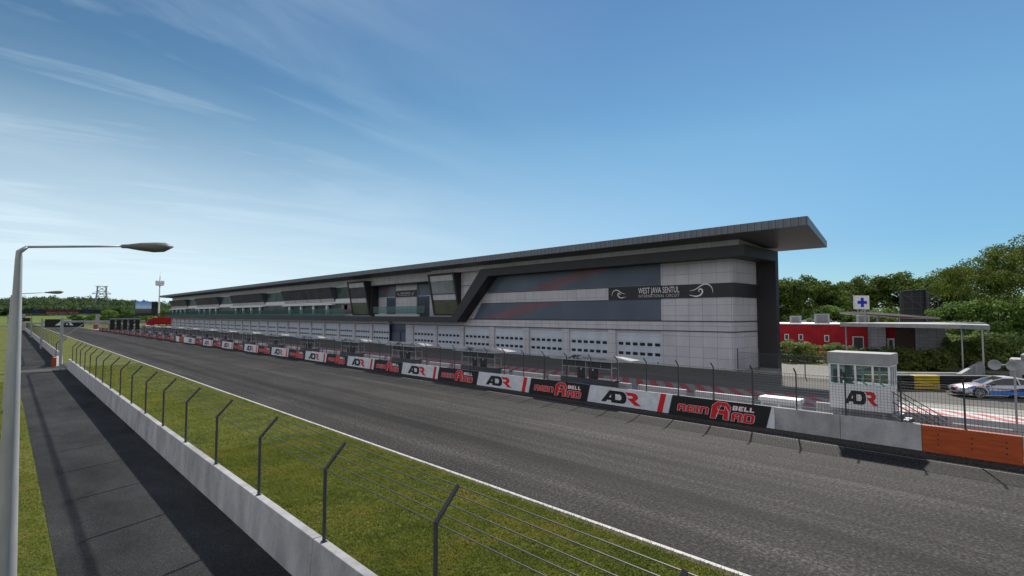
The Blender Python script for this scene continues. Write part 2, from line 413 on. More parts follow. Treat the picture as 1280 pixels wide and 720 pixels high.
g = MB(); g.ngon([(4.5, 70.5, 0), (6.4, 70.5, 0), (6.0, 76, 0), (4.9, 82, 0), (4.5, 82, 0)]); struct('path_link', g, 'pit').location.z = .007
g = MB(); g.ngon([(1.0, 68.5, 0), (4.6, 68.5, 0), (4.6, 71.5, 0), (1.0, 71.5, 0)]); struct('path_patch', g, 'pit').location.z = .012

struct('service_lane', ribbon(([(bx(y)+.0, y) for y in (-60, 0, 60, 120, 180, 240, 270)], [(37+off(y), y) for y in (-60, 0, 60, 120, 180, 240, 270)])), 'concrete_dark').location.z = .005
g = MB(); g.ngon([(37, -60, 0), (60, -60, 0), (58, 3, 0), (51, 4.5, 0), (46, 9.8, 0), (50.8, 14, 0), (51.4, 60, 0), (51.4, 270, 0), (37+off(270), 270, 0), (37, 60, 0)])
struct('pit_lane', g, 'pit').location.z = .006
g = MB(); g.ngon([(48.0, 9.2, 0), (47.0, 11.0, 0), (51, 14, 0), (51, 22.4, 0), (64, 24, 0), (64, 14, 0), (56, 9.2, 0)])
struct('gravel_yard', g, 'gravel').location.z = .009
g = MB(); g.ngon([(41.2, 9.5, 0), (30.2, 6.3, 0), (30.2, -14, 0), (44.5, -14, 0), (42.4, 2, 0)])
struct('pale_apron', g, 'lane_pale').location.z = .012
# painted hatching: slanting red and grey blocks beside the pit wall
kr, kg, kl = MB(), MB(), MB()
y = 6.4
while y < 250:
    o = off(y)
    red = [(35.2+o, y-1.4, 0), (39.4+o, y+1.5, 0), (39.4+o, y+2.15, 0), (35.2+o, y-.75, 0)]
    gr = [(35.2+o, y-.75, 0), (39.4+o, y+2.15, 0), (39.4+o, y+2.82, 0), (35.2+o, y-.08, 0)]
    kr.ngon(red); kg.ngon(gr); y += 1.32
struct('pit_lane_red_hatching', kr, 'kerb_red').location.z = .014
struct('pit_lane_grey_hatching', kg, 'kerb_grey').location.z = .014
y = 5.2; k = 0
while y > -12:
    yy_ = y+2.0; kl.ngon([(35.8, yy_-3.1, 0), (39.2, yy_, 0), (39.2, yy_+.68, 0), (35.8, yy_-2.42, 0)]); y -= 1.33
struct('exit_hatching', kl, 'kerb_redL').location.z = .018
g = MB(); g.ngon([(35.5, 5.6, 0), (35.5, -16, 0), (39.6, -16, 0), (39.6, 7.3, 0), (38.6, 7.3, 0)]); struct('exit_white_paint', g, 'line').location.z = .015
g = MB(); g.ngon([(44, -80, 0), (60, -80, 0), (60, -60, 0), (44, -60, 0)])
# yard round the medical building and the far circuit loop
g = MB(); g.ngon([(66, 2, 0), (74, 27, 0), (100, 22, 0), (110, -10, 0), (66, -10, 0)]); struct('yard_paving', g, 'concrete_dark').location.z = .008
g = MB(); g.ngon([(112, 30, 0), (124, 30, 0), (118, -60, 0), (104, -60, 0)]); struct('far_loop_road', g, 'lane_pale').location.z = .006
g = MB(); g.ngon([(127, 30, 0), (140, 30, 0), (136, -60, 0), (122, -60, 0)]); struct('far_loop_track', g, 'pit').location.z = .006
g = MB(); g.ngon([(-200, 345, 0), (-200, 660, 0), (50, 660, 0), (50, 440, 0), (10, 370, 0), (-60, 340, 0)]); struct('infield_grass', g, 'far_grass').location.z = .003

# grass blades, real ones, on the verge and left of the path
def blades(name, boxes, parent=None):
    V = []; 
    for (x0, x1, y0, y1, n, h) in boxes:
        x = rng.uniform(x0, x1, n); yy = y0+(y1-y0)*rng.uniform(0, 1, n)
        a = rng.uniform(0, 2*pi, n); w = h*.16*rng.uniform(.7, 1.3, n); hh = h*rng.uniform(.5, 1.25, n)
        lx = rng.normal(0, .7, n)*hh; ly = rng.normal(0, .7, n)*hh; hh = hh*.75
        p0 = np.stack([x-np.cos(a)*w, yy-np.sin(a)*w, np.zeros(n)], 1); p1 = np.stack([x+np.cos(a)*w, yy+np.sin(a)*w, np.zeros(n)], 1)
        p2 = np.stack([x+lx, yy+ly, hh], 1); V.append(np.stack([p0, p1, p2], 1).reshape(-1, 3))
    V = np.concatenate(V); n = len(V)//3
    me = bpy.data.meshes.new(name); me.vertices.add(n*3); me.vertices.foreach_set('co', V.ravel())
    me.loops.add(n*3); me.loops.foreach_set('vertex_index', np.arange(n*3)); me.polygons.add(n)
    me.polygons.foreach_set('loop_start', np.arange(0, n*3, 3)); me.update(calc_edges=True)
    me.materials.append(M['blade']); o = link(name, me); o['kind'] = 'stuff'; return o
o = blades('verge_grass', [(4.85, 11.2, 2, 12, 80000, .085), (4.85, 11.2, 12, 24, 60000, .095), (4.85, 11.2, 24, 45, 36000, .1), (4.9, 11.3, 45, 72, 16000, .13), (11.15, 11.44, 2, 40, 7000, .07), (4.8, 4.98, 2, 40, 5000, .13)])
tag(o, 'short green grass between the low concrete wall and the white track edge line', 'grass')
o = blades('lawn_grass', [(-3, .98, 8, 25, 45000, .07), (-4, .98, 25, 60, 25000, .11)])
tag(o, 'olive grass left of the asphalt path around the lamp posts', 'grass')

# ------------------------------------------------------------------ left barrier with cranked posts and wires
def left_wall(name, label, y0, y1, ys, flare=False):
    t = thing(name, label, 'wall', (LX(y0), y0, 0))
    b = MB()
    n = max(1, round((y1-y0)/3.75))
    for i in range(n):
        a = y0+(y1-y0)*i/n+.011; c = y0+(y1-y0)*(i+1)/n-.011
        xa, xc = LX(a), LX(c)
        if flare: f = lambda y: -1.0*max(0, 1-(y-y0)/7)**2; xa += f(a); xc += f(c)
        b.hexa([(xa-.07, a, 0), (xa+.25, a, 0), (xc+.25, c, 0), (xc-.07, c, 0), (xa, a, 1.0), (xa+.19, a, 1.0), (xc+.19, c, 1.0), (xc, c, 1.0)])
    build('wall_panels', b, 'concrete', t, bevel=.012)
    base = None
    for i, y in enumerate(ys):
        if base is None:
            p = MB(); p.box(-.05, .05, -.045, .045, -.0, .02)
            p.path([(0, 0, .01), (0, 0, 1.42), (.42, 0, 1.88)], .036, 8)
            base = build('post', p, 'steel_dark'); base.parent = t; q = base
        else:
            q = base.copy(); COL.objects.link(q); q.parent = t
        fx = -1.0*max(0, 1-(y-y0)/7)**2 if flare else 0
        q.location = (LX(y)+.1+fx-LX(y0), y-y0, 1.0)
    w = MB()
    for j, (dx, dz) in enumerate(((0, 1.42), (.1, 1.53), (.21, 1.65), (.32, 1.77), (.41, 1.87))):
        for i in range(len(ys)-1):
            fa = -1.0*max(0, 1-(ys[i]-y0)/7)**2 if flare else 0; fb = -1.0*max(0, 1-(ys[i+1]-y0)/7)**2 if flare else 0
            w.bar((LX(ys[i])+.1+dx+fa, ys[i], 1+dz), (LX(ys[i+1])+.1+dx+fb, ys[i+1], 1+dz), .0095, 4, cap=False)
    build('wires', w, 'wire', t)
    return t
left_wall('concrete_wall', 'long low concrete wall beside the asphalt path, topped by cranked dark posts and wires', -8, 70.2,
          [2.78+3.77*k for k in range(-3, 18)])
t = left_wall('concrete_wall', 'farther low concrete wall with an orange panel on its curved near end', 74, 255, [74.6+3.77*k for k in range(0, 48)], True)
b = MB(); b.box(3.74, 4.12, 73.9, 73.96, .04, .98); build('end_panel', b, 'orange', t)

# ------------------------------------------------------------------ street lamps
def lamp(loc, label):
    t = thing('street_lamp', label, 'street lamp', loc, 'tall street lamps along the path')
    p = MB(); x, y, _ = loc
    hs = [0, .25, 1, 2, 3, 4, 5, 6, 6.45, 6.58]
    p.tube([(x, y, h) for h in hs]+[(x+.10, y, 6.68)], [(.09+.0425*(6.7-h))/2 for h in hs[:-1]]+[.045, .028], 20)
    build('pole', p, 'galv', t, smooth=True)
    a = MB(); a.path([(x+.09, y, 6.675), (x+1.45, y, 6.81)], [.022, .02], 8); build('arm', a, 'galv', t, smooth=True)
    h = MB(); secs = [(1.42, .03, .03, 6.81), (1.52, .05, .035, 6.82), (1.72, .12, .065, 6.835), (1.95, .15, .085, 6.845), (2.12, .14, .08, 6.86), (2.27, .03, .012, 6.87)]
    vs = []; fs = []; n = 10
    for i, (dx, w, hh, z) in enumerate(secs):
        for k in range(n):
            tt = 2*pi*k/n; vs.append((x+dx, y+w*cos(tt), z+1.35*hh*sin(tt)*(.75 if sin(tt) > 0 else 1)))
    for i in range(len(secs)-1):
        for k in range(n): fs.append((i*n+k, i*n+(k+1) % n, (i+1)*n+(k+1) % n, (i+1)*n+k))
    fs += [tuple(range(n))[::-1], tuple(range((len(secs)-1)*n, len(secs)*n))]
    h.add(vs, fs); build('lamp_head', h, 'lamp_grey', t, smooth=True)
    return t
lamp((.14, 12.4, 0), 'tall tapered grey street lamp with long arm, nearest and filling the left edge')
lamp((.24, 41.4, 0), 'smaller street lamp farther along the path, its head just above the tree line')

# ------------------------------------------------------------------ start lights gantry, sign gantries
t = thing('start_light_gantry', 'grey pole with long arm over the track carrying five black light panels', 'gantry', (4.2, 70, 0))
p = MB(); p.box(4.02, 4.38, 69.85, 70.15, 0, .04); p.box(4.08, 4.32, 69.9, 70.1, .04, 5.25); build('pole', p, 'galv', t, bevel=.02)
p = MB(); p.box(4.32, 11.2, 69.93, 70.07, 4.72, 4.92); build('arm', p, 'galv', t, bevel=.01)
p = MB(); p.bar((4.3, 70, 3.2), (6.1, 70, 4.72), .045, 6); build('brace', p, 'galv', t)
for k in range(5):
    x = 8.25+.55*k
    p = MB(); p.box(x-.19, x+.19, 69.66, 69.9, 3.9, 5.02); pn = build('light_panel', p, 'black', t, bevel=.02)
    q = MB()
    for j in range(4): q.bar((x, 69.66, 4.08+.26*j), (x, 69.58, 4.08+.26*j), .09, 10)
    build('light_hood', q, 'rubber', pn)
p = MB(); p.box(8.05, 10.7, 69.95, 70.03, 5.02, 5.12); build('panel_rail', p, 'galv', t)

t = thing('sign_gantry', 'black overhead sign with white wedge and small black logo, cantilevered from a grey post', 'sign', (4.4, 114.8, 0))
p = MB(); p.box(4.27, 4.53, 114.7, 114.9, 0, 4.9); build('post', p, 'galv', t)
p = MB(); p.box(4.75, 9.75, 114.7, 114.9, 3.45, 4.78); p.box(4.6, 4.75, 114.72, 114.88, 4.3, 4.45); sb = build('board', p, 'black', t)
p = MB(); p.ngon([(6.0, 114.69, 3.75), (8.35, 114.69, 3.75), (7.75, 114.69, 4.5), (8.2, 114.69, 4.72), (7.0, 114.69, 4.72)][0:2]+[(7.85, 114.69, 4.4), (8.2, 114.69, 4.7), (6.95, 114.69, 4.7)])
build('white_wedge', p, 'banner_white', sb)
k, r = adr_logo((6.85, 114.685, 3.66), (1, 0, 0), (0, 0, 1), (0, -1, 0), .55)
build('lettering', k, 'black', sb); 
t = thing('sign_gantry', 'small distant black overhead sign with pale lettering on a thin post, behind the nearer one', 'sign', (4.7, 172.8, 0))
p = MB(); p.box(4.55, 4.85, 172.7, 172.9, 0, 5.0); build('post', p, 'galv', t)
p = MB(); p.box(1.6, 4.5, 172.7, 172.95, 3.9, 4.75); sb = build('board', p, 'black', t)
k, r = adr_logo((2.0, 172.69, 4.0), (1, 0, 0), (0, 0, 1), (0, -1, 0), .6); build('lettering', k, 'banner_white', sb)

def bridge(x0, x1, y, z0, z1, label, full=True):
    t = thing('overhead_gantry', label, 'gantry', (x0, y, 0))
    for x in (x0+.5, x1-.7):
        p = MB(); p.box(x-.55, x+.55, y-.5, y+.5, 0, z0); build('leg', p, 'concrete', t)
    p = MB(); p.box(x0, x1, y-.35, y+.6, z0-.12, z0); build('walkway', p, 'galv', t)
    p = MB(); p.box(x0-.2, x1+.2, y-.5, y-.3, z0+.05, z1); s = build('board', p, 'black', t)
    if full:
        w = x1-x0; cx = (x0+x1)/2
        q = MB(); sh = text2d('WEST JAVA SENTUL', 1.25); mx = max(v[0] for v in sh[0]); k = .42*w/mx
        place2d(q, sh, (cx-.21*w, y-.51, z0+.62), (1, 0, 0), (0, 0, 1), sx=k, sy=.75); build('lettering', q, 'red', s)
        q = MB(); sh = text2d('INTERNATIONAL CIRCUIT', .45, 1.3); mx = max(v[0] for v in sh[0]); k = .41*w/mx
        place2d(q, sh, (cx-.205*w, y-.51, z0+.22), (1, 0, 0), (0, 0, 1), sx=k, sy=.9); build('lettering', q, 'white_print', s)
        for xx, fl in ((x0+5.6, -1), (x1-5.6, 1)):
            q = MB(); place2d(q, swirl(1.5, fl), (xx, y-.51, z0+.1), (1, 0, 0), (0, 0, 1)); build('emblem', q, 'blue_cross', s)
    return t
bridge(4.5, 27.4, 266, 5.85, 7.5, 'black overhead gantry spanning the track with red and white circuit lettering')
bridge(1.2, 9, 430, 5.6, 8.2, 'distant black gantry partly hidden behind the nearest lamp post', False)

# ------------------------------------------------------------------ right barrier: concrete, banners, catch fence
def bseg(b, y0, y1, x_front=0., x_back=.28, z0=0., z1=1.05, mi=0):
    a, c = bx(y0), bx(y1)
    b.hexa([(a+x_front, y0, z0), (a+x_back, y0, z0), (c+x_back, y1, z0), (c+x_front, y1, z0), (a+x_front, y0, z1), (a+x_back, y0, z1), (c+x_back, y1, z1), (c+x_front, y1, z1)], mi)
def cblock(y0, y1, label, m='concrete', nm='barrier_block', cat='barrier'):
    b = MB(); bseg(b, y0+.008, y1-.008); o = build(nm, b, m, bevel=.015)
    return tag(o, label, cat)
cblock(7.04, 9.8, 'stained grey concrete barrier block touching the last black banner')
cblock(4.14, 7.04, 'stained grey concrete barrier block touching the orange block')
t = thing('orange_block', 'orange wood-grained barrier block with rows of dark bolts', 'barrier', (bx(2.6), 2.6, 0))
b = MB(); bseg(b, 1.2, 4.13); build('panel', b, 'orange', t, bevel=.01)
for yy in (3.62, 2.6, 1.62):
    for zz in (.35, .56, .76): b = MB(); b.bar((bx(yy)+.002, yy, zz), (bx(yy)-.02, yy, zz), .026, 8); build('bolt', b, 'rubber', t)
cblock(-14, 1.19, 'grey concrete barrier running out of the right edge past the orange block')
t = tag(build('concrete_barrier', (lambda b: ([bseg(b, 9.8+k*10.9, min(9.8+(k+1)*10.9, 236)) for k in range(21) if 9.8+k*10.9 < 235.9], b)[1])(MB()), 'concrete'),
        'long concrete barrier between track and pits that carries the banners', 'barrier')

SH = {}
for nm, wd, gp in (('REIN', 'REIN', .17), ('A', 'A', .16), ('RD', 'RD', .17), ('BELL', 'BELL', .2)):
    SH[nm] = word_shapes(wd, .02, gp); SH[nm+'o'] = word_shapes(wd, .05 if nm != 'A' else .035, gp)
def uvmap(y_start):
    a = np.array([bx(y_start), y_start, 0.]); c = np.array([bx(y_start-5), y_start-5, 0.]); U = (c-a)/np.linalg.norm(c-a)
    N = np.array([U[1], -U[0], 0]); 
    return a, U, N
def board(name, u0, u1, mi_mat, label, grp, y_start, fill):
    """y_start = far (left) end; u runs to the near end"""
    a = bx(y_start)
    t = thing(name, label, 'banner', (0, 0, 0), grp)
    return t
SL = .27
def make_black():
    t = thing('track_banner', '', 'banner', (0, 0, 0)); w = 5.2
    b = MB(); b.prism([(0, .02), (-w, .02), (-w-SL, 1.07), (-SL, 1.07)], 'x', -.03, -.004); build('panel', b, 'black', t)
    O = (0, 0, 0); U = (0, -1, 0); V = (0, 0, 1); N = (-1, 0, 0)
    r, wt = MB(), MB()
    for nm, dx, dy, sx, sy in (('REIN', .52, .27, .56, .36), ('A', 2.42, .13, 1.12, .84), ('RD', 3.5, .12, .62, .42), ('BELL', 3.58, .66, .3, .22)):
        m_in = r if nm != 'BELL' else wt
        place2d(r if nm != 'BELL' else r, SH[nm+'o'], O, U, V, .034, N, sx=sx, sy=sy, shear=.2, dx=dx, dy=dy, mi=1 if nm != 'BELL' else 0)
        place2d(r, SH[nm], O, U, V, .038, N, sx=sx, sy=sy, shear=.2, dx=dx, dy=dy, mi=0 if nm != 'BELL' else 1)
    q = MB()
    for pts in ([(2.72, .2), (2.86, .62), (3.0, .84)], [(3.33, .16), (3.36, .55), (3.2, .82)]):
        for i in range(2):
            (x0, z0), (x1, z1) = pts[i], pts[i+1]
            r.ngon([(-.0415, -x0, z0), (-.0415, -x0-.025, z0), (-.0415, -x1-.025, z1), (-.0415, -x1, z1)], 1)
    build('lettering', r, ['red', 'white_print'], t)
    return t
def make_white():
    t = thing('track_banner', '', 'banner', (0, 0, 0)); w = 5.7
    b = MB(); b.prism([(0, .02), (-w, .02), (-w-SL, 1.07), (-SL, 1.07)], 'x', -.03, -.004); build('panel', b, 'banner_white', t)
    k, r = adr_logo((0, 0, 0), (0, -1, 0), (0, 0, 1), (-1, 0, 0), 1., .036)
    def sc(v): return (v[0], v[1]*1.0-1.15, v[2]*.72+.17)
    k.xf(sc); r.xf(sc)
    q = MB(); q.ngon([(-.036, -5.0, .021), (-.036, -5.34, .021), (-.036, -5.34-SL, 1.069), (-.036, -5.0-SL, 1.069)]); build('red_stripe', q, 'red', t)
    build('lettering', k, 'black', t); build('red_lettering', r, 'red', t)
    return t
blk, wht = make_black(), make_white(); ub = uw = False
bang = lambda y: math.atan2(bx(y)-bx(y+5), -5.)   # tiny turn that follows the barrier
def put(src, used, y_far, label, grp, rz_w=5.4):
    o = src if not used else copy_tree(src)
    o.location = (bx(y_far-2.6), y_far, 0); ang = math.atan2(bx(y_far)-bx(y_far-5.2), 5.2)
    o.location = (bx(y_far)-.035, y_far, 0); o.rotation_euler = (0, 0, -ang)
    o['label'] = label; o['category'] = 'banner'; o['group'] = grp; return o
for k in range(10):
    yb = 15.4+10.9*k; yw = 21.15+10.9*k
    put(blk, ub, yb, f'black banner with red lettering, {ORD[k]} black one from the bare concrete blocks', 'black and red banners on the barrier'); ub = True
    put(wht, uw, yw, f'white ADR banner with red stripe, {ORD[k]} white one from the bare concrete blocks', 'white banners on the barrier'); uw = True
b = MB(); b.ngon([(bx(10)-.03, 10.2, .02), (bx(10)-.03, 9.8, .02), (bx(10)-.03, 9.8, 1.07), (bx(10)-.03, 10.2-SL, 1.07)])
b = MB(); b.prism([(10.185, .02), (9.8, .02), (9.8, 1.07), (10.185-SL, 1.07)], 'x', bx(10)-.03, bx(10)-.004)
tag(build('banner_end_piece', b, 'banner_white'), 'narrow white end piece of banner next to the bare concrete blocks', 'banner')
cy = 15.4+10.9*9+5.75
b = MB(); bseg(b, cy+.1, cy+2.4, -.03, -.004, .02, 1.07); tag(build('white_barrier', b, 'white'), 'plain white barrier facing on the near side of the small orange panel', 'barrier')
b = MB(); bseg(b, cy+2.5, cy+6.1, -.03, -.004, .02, 1.07); tag(build('orange_barrier', b, 'orange'), 'small distant orange panel between two white panels on the barrier', 'barrier')
b = MB(); bseg(b, cy+6.2, cy+8.6, -.03, -.004, .02, 1.07); tag(build('white_barrier', b, 'white'), 'plain white barrier facing on the far side of the small orange panel', 'barrier')
y = cy+8.8
n = 0
while y+8.2 < 236:
    o = copy_tree(blk); o.scale = (1, 8.1/5.5, 1)
    put(o, False, y+8.2, f'dark far banner with red lettering, {ORD[n]} beyond the small orange panel', 'far dark banners')
    y += 8.3; n += 1

# catch fence on that barrier
t = thing('catch_fence', 'grey wire catch fence on cranked posts above the banners', 'fence', (bx(0)+.14, 0, 1.05))
p0 = MB(); p0.box(-.05, .05, -.05, .05, 0, .02); p0.path([(0, 0, .01), (0, 0, 1.68), (-.28, 0, 1.93)], .033, 8)
base = None; rest = MB()
for k in range(-6, 116):
    y = .77+2.02*k
    if -4 <= k < 95:
        if base is None: base = build('post', p0, 'steel_dark'); base.parent = t; q = base
        else: q = base.copy(); COL.objects.link(q); q.parent = t
        q.location = (bx(y)-bx(0), y, 0)
    else:
        X = bx(y)+.14; rest.path([(X, y, 1.05), (X, y, 2.73), (X-.28, y, 2.98)], .033, 5)
q = build('posts_rest', rest, 'steel_dark', t); q.name = 'far_posts'; q['kind'] = 'stuff'
w = MB()
def vert(y, r): w.bar((bx(y)+.14, y, 1.06), (bx(y)+.14, y, 2.7), r, 3, cap=False)
y = -6.
while y < 40: vert(y, .0065); y += .12
while y < 90: vert(y, .007); y += .3
zs = [1.07+.12*i for i in range(14)]
for i, z in enumerate(zs):
    for (a, c) in ((-8, 60),): w.bar((bx(a)+.14, a, z), (bx(c)+.14, c, z), .006, 3, cap=False)
for z in (1.07, 1.6, 2.15, 2.7):
    w.bar((bx(60)+.14, 60, z), (bx(234)+.14, 234, z), .012, 3, cap=False)
w.bar((bx(0)+.14, -8, 2.71), (bx(0)+.14, 60, 2.71), .014, 4, cap=False); w.bar((bx(0)+.14, -8, 1.2), (bx(0)+.14, 60, 1.2), .014, 4, cap=False)
build('wire_mesh', w, 'wire', t)

# pit wall: white blocks with dark gaps
def pwx(y): return 29.1+off(y)
pw0 = None; kk = 0; y = 11.75
near = tag(build('pit_wall', MB().box(30.0, 30.16, -14, 8.9, 0, 1.06), 'pit_white', bevel=.015), 'long white pit wall passing behind the white control cabin', 'wall')
while y < 236:
    L = 3.25
    if pw0 is None: o = build('pit_wall_block', MB().box(0, .2, 0, L, 0, 1.08), 'pit_white', bevel=.012); pw0 = o
    else: o = pw0.copy(); COL.objects.link(o)
    o.location = (pwx(y), y, 0)
    tag(o, f'low white pit wall block, {NUM(kk)} from the white cabinet', 'wall block', 'white pit wall blocks')
    y += 3.82; kk += 1

# glazed white cabinet
t = thing('white_cabinet', 'white cabinet with ribbed top and pale glass doors between barrier and pit wall', 'cabinet', (28.9, 10.2, 0))
b = MB(); b.box(28.65, 29.3, 9.3, 11.1, 0, 1.02); build('body', b, 'white', t, bevel=.02)
b = MB(); b.box(28.55, 29.4, 9.2, 11.2, 1.03, 1.26); build('lid', b, 'white', t, bevel=.05)
for a, c in ((9.42, 10.12), (10.28, 10.98)):
    b = MB(); b.box(28.62, 28.648, a, c, .2, .92); build('glass_door', b, 'glass_pale', t)

# pit wall stands with canopy
MEI = text2d('MEISTERWERK', 1.)
def make_stand():
    t = thing('pit_stand', '', 'pit stand', (0, 0, 0))     # origin at base centre, long axis y, 4.4 m
    b = MB(); b.box(-.3, .55, -2.2, 2.2, .0, 1.22); build('base', b, 'glass_dark', t, bevel=.01)
    f = MB()
    for yy in (-2.1, 0, 2.1): f.box(-.25, -.19, yy-.03, yy+.03, 1.22, 2.42)
    for yy in (-2.1, 2.1): f.box(.45, .51, yy-.03, yy+.03, 1.22, 2.42)
    for z in (1.95, 2.4):
        for xx in (-.22, .48): f.box(xx-.025, xx+.025, -2.07, 2.07, z-.025, z+.02)
    build('frame', f, 'galv', t)
    for a, c in ((-2.05, -1.2), (-1.1, -.1), (.0, .95), (1.05, 2.05)):
        m = MB(); m.box(-.16, -.1, a, c, 1.99, 2.36); build('monitor', m, 'frame', t)
    for yy in (-.5, .5):
        m = MB(); m.box(-.1, 0, yy-.36, yy+.36, 1.23, 1.93); s = build('seat_back', m, 'rubber', t)
        m = MB(); m.box(-.13, -.102, yy-.05, yy+.05, 1.76, 1.86); build('tag_plate', m, 'white', s)
    c = MB()
    # canopy: sloping front face, flat top, tapering near end
    y0, y1 = -2.6, 3.0
    c.add([(-.55, y1, 2.42), (1.0, y1, 2.5), (1.0, y1, 2.7), (-.1, y1, 2.8),
           (-.55, -2.2, 2.42), (1.0, -2.2, 2.5), (1.0, -2.2, 2.7), (-.1, -2.2, 2.8),
           (-.35, -3.6, 2.5), (.8, -3.6, 2.52), (.8, -3.6, 2.58), (-.2, -3.6, 2.58)],
          [(0, 1, 2, 3), (0, 4, 5, 1), (1, 5, 6, 2), (2, 6, 7, 3), (3, 7, 4, 0), (4, 8, 9, 5), (5, 9, 10, 6), (6, 10, 11, 7), (7, 11, 8, 4), (8, 11, 10, 9)])
    cn = build('canopy', c, 'roof_grey', t)
    q = MB(); V = np.array([.45, 0, .38]); V /= np.linalg.norm(V); N = np.array([-.38, 0, .45]); N /= np.linalg.norm(N)
    mx = max(v[0] for v in MEI[0])
    place2d(q, MEI, (-.55, .2, 2.42), (0, -1, 0), V, .006, N, sx=2.0/mx, sy=.26, dy=.17)
    place2d(q, (([(0, 0), (.28, 1), (.5, 1), (.5, 0), (.36, 0), (.36, .5), (.16, 0)]), [(0, 1, 2, 3, 4, 5, 6)]), (-.55, 1.45, 2.42), (0, -1, 0), V, .006, N, sx=1.3, sy=.38, dy=.1)
    place2d(q, (([(.54, 1), (.8, 1), (.62, .5), (.9, 0), (.68, 0), (.54, .4)]), [(0, 1, 2, 3, 4, 5)]), (-.55, 1.45, 2.42), (0, -1, 0), V, .006, N, sx=1.3, sy=.38, dy=.1)
    build('lettering', q, 'black', cn)
    return t
st = make_stand()
for k in range(19):
    yc = 22.5+11.33*k
    o = st if k == 0 else copy_tree(st); o.location = (28.75+off(yc), yc, 0)
    o['label'] = f'grey canopied stand with dark base, {ORD[k]} from the white control cabin'; o['group'] = 'pit wall stands'

# ------------------------------------------------------------------ control cabin
t = thing('control_cabin', 'raised white control cabin with windows, flat grey roof and ADR logo', 'cabin', (29.3, 6.5, 0))
X0, X1, A, B = 28.5, 29.85, 5.42, 7.85
b = MB(); b.box(X0, X1, A, B, 1.13, 2.28); build('lower_wall', b, 'white', t, bevel=.01)
b = MB(); b.box(X0-.06, X1+.08, A-.05, B+.05, 3.22, 3.74); build('roof', b, 'roof_grey', t, bevel=.02)
b = MB()
for yy in (A, A+.62, A+1.3, A+1.98, B-.08): b.box(X0, X0+.07, yy, yy+.08, 2.28, 3.22); b.box(X1-.07, X1, yy, yy+.08, 2.28, 3.22)
for xx in (X0+.45, X0+.9): b.box(xx, xx+.06, A, A+.06, 2.28, 3.22); b.box(xx, xx+.06, B-.06, B, 2.28, 3.22)
b.box(X0-.01, X1+.01, A-.01, B+.01, 3.16, 3.219)
build('window_frame', b, 'white', t)
b = MB(); b.box(X0+.03, X0+.036, A+.03, B-.03, 2.28, 3.16); b.box(X1-.036, X1-.03, A+.03, B-.03, 2.28, 3.16)
b.box(X0+.04, X1-.04, A+.03, A+.036, 2.28, 3.16); b.box(X0+.04, X1-.04, B-.036, B-.03, 2.28, 3.16); build('window_glass', b, 'clear', t)
b = MB(); b.box(X0+.5, X1-.3, A+1.7, A+1.9, 2.281, 3.1); b.box(X0+.25, X0+.55, A+2.0, A+2.3, 2.281, 2.9); build('console', b, 'frame2', t)
for xx in (X0+.15, X1-.25):
    for yy in (A+.25, B-.45):
        b = MB(); b.box(xx, xx+.12, yy, yy+.12, 0, 1.13); build('leg', b, 'galv', t)
k, r = adr_logo((0, 0, 0), (0, -1, 0), (0, 0, 1), (-1, 0, 0), 1., 0.)
fn = lambda v: (X0-.006, v[1]*.47+7.22, v[2]*.62+1.38)
build('lettering', k.xf(fn), 'black', t); build('red_lettering', r.xf(fn), 'red', t)
s = MB()
for i in range(6): s.box(X0+.3, X1-.2, A-.28*(i+1), A-.28*i-.03, 1.05-.18*i-.04, 1.05-.18*i)
s.prism([(A, .95), (A-1.7, 0), (A-1.5, 0), (A, 1.12)], 'x', X0+.24, X0+.3); s.prism([(A, .95), (A-1.7, 0), (A-1.5, 0), (A, 1.12)], 'x', X1-.2, X1-.14)
st_ = build('stairs', s, 'galv', t)
s = MB()
for xx in (X0+.27, X1-.17):
    for h in (.5, .95): s.bar((xx, A, 1.1+h), (xx, A-1.8, .02+h), .02, 6)
    for i in range(7): s.bar((xx, A-.28*i-.05, 1.03-.17*i), (xx, A-.28*i-.05, 2.03-.17*i), .014, 5)
build('handrail', s, 'steel_dark', st_)

# loudspeaker pole and pipe
t = thing('loudspeaker_pole', 'thin grey pole with two round pale loudspeakers near the right edge', 'loudspeaker', (28.6, 1.4, 0))
b = MB(); b.bar((28.6, 1.4, 0), (28.6, 1.4, 3.75), .04, 8); build('pole', b, 'galv', t)
for (yy, dx) in ((1.42, -.12), (1.95, -.02)):
    b = MB(); n = 14
    rings = [(0, .04), (.1, .08), (.2, .18), (.22, .21), (.21, .18), (.15, .08), (.13, .04)]
    vs = [(28.55+dx-a, yy+r_*cos(2*pi*k/n), 3.52+r_*sin(2*pi*k/n)) for a, r_ in rings for k in range(n)]
    fs = [(i*n+k, i*n+(k+1) % n, (i+1)*n+(k+1) % n, (i+1)*n+k) for i in range(len(rings)-1) for k in range(n)]+[tuple(range(n)), tuple(range(6*n, 7*n))]
    b.add(vs, fs); build('horn', b, 'ac_grey', t, smooth=True)
b = MB(); b.bar((28.6, 1.4, 3.52), (28.6, 2.1, 3.52), .03, 6); build('bracket', b, 'galv', t)
b = MB(); b.bar((28.3, 1.5, .95), (28.3, 3.3, .95), .12, 12); b.box(28.2, 28.4, 1.8, 1.9, 0, .85); b.box(28.2, 28.4, 2.9, 3.0, 0, .85)
tag(build('grey_pipe', b, 'ac_grey'), 'short grey horizontal pipe on stubs behind the orange block', 'pipe')

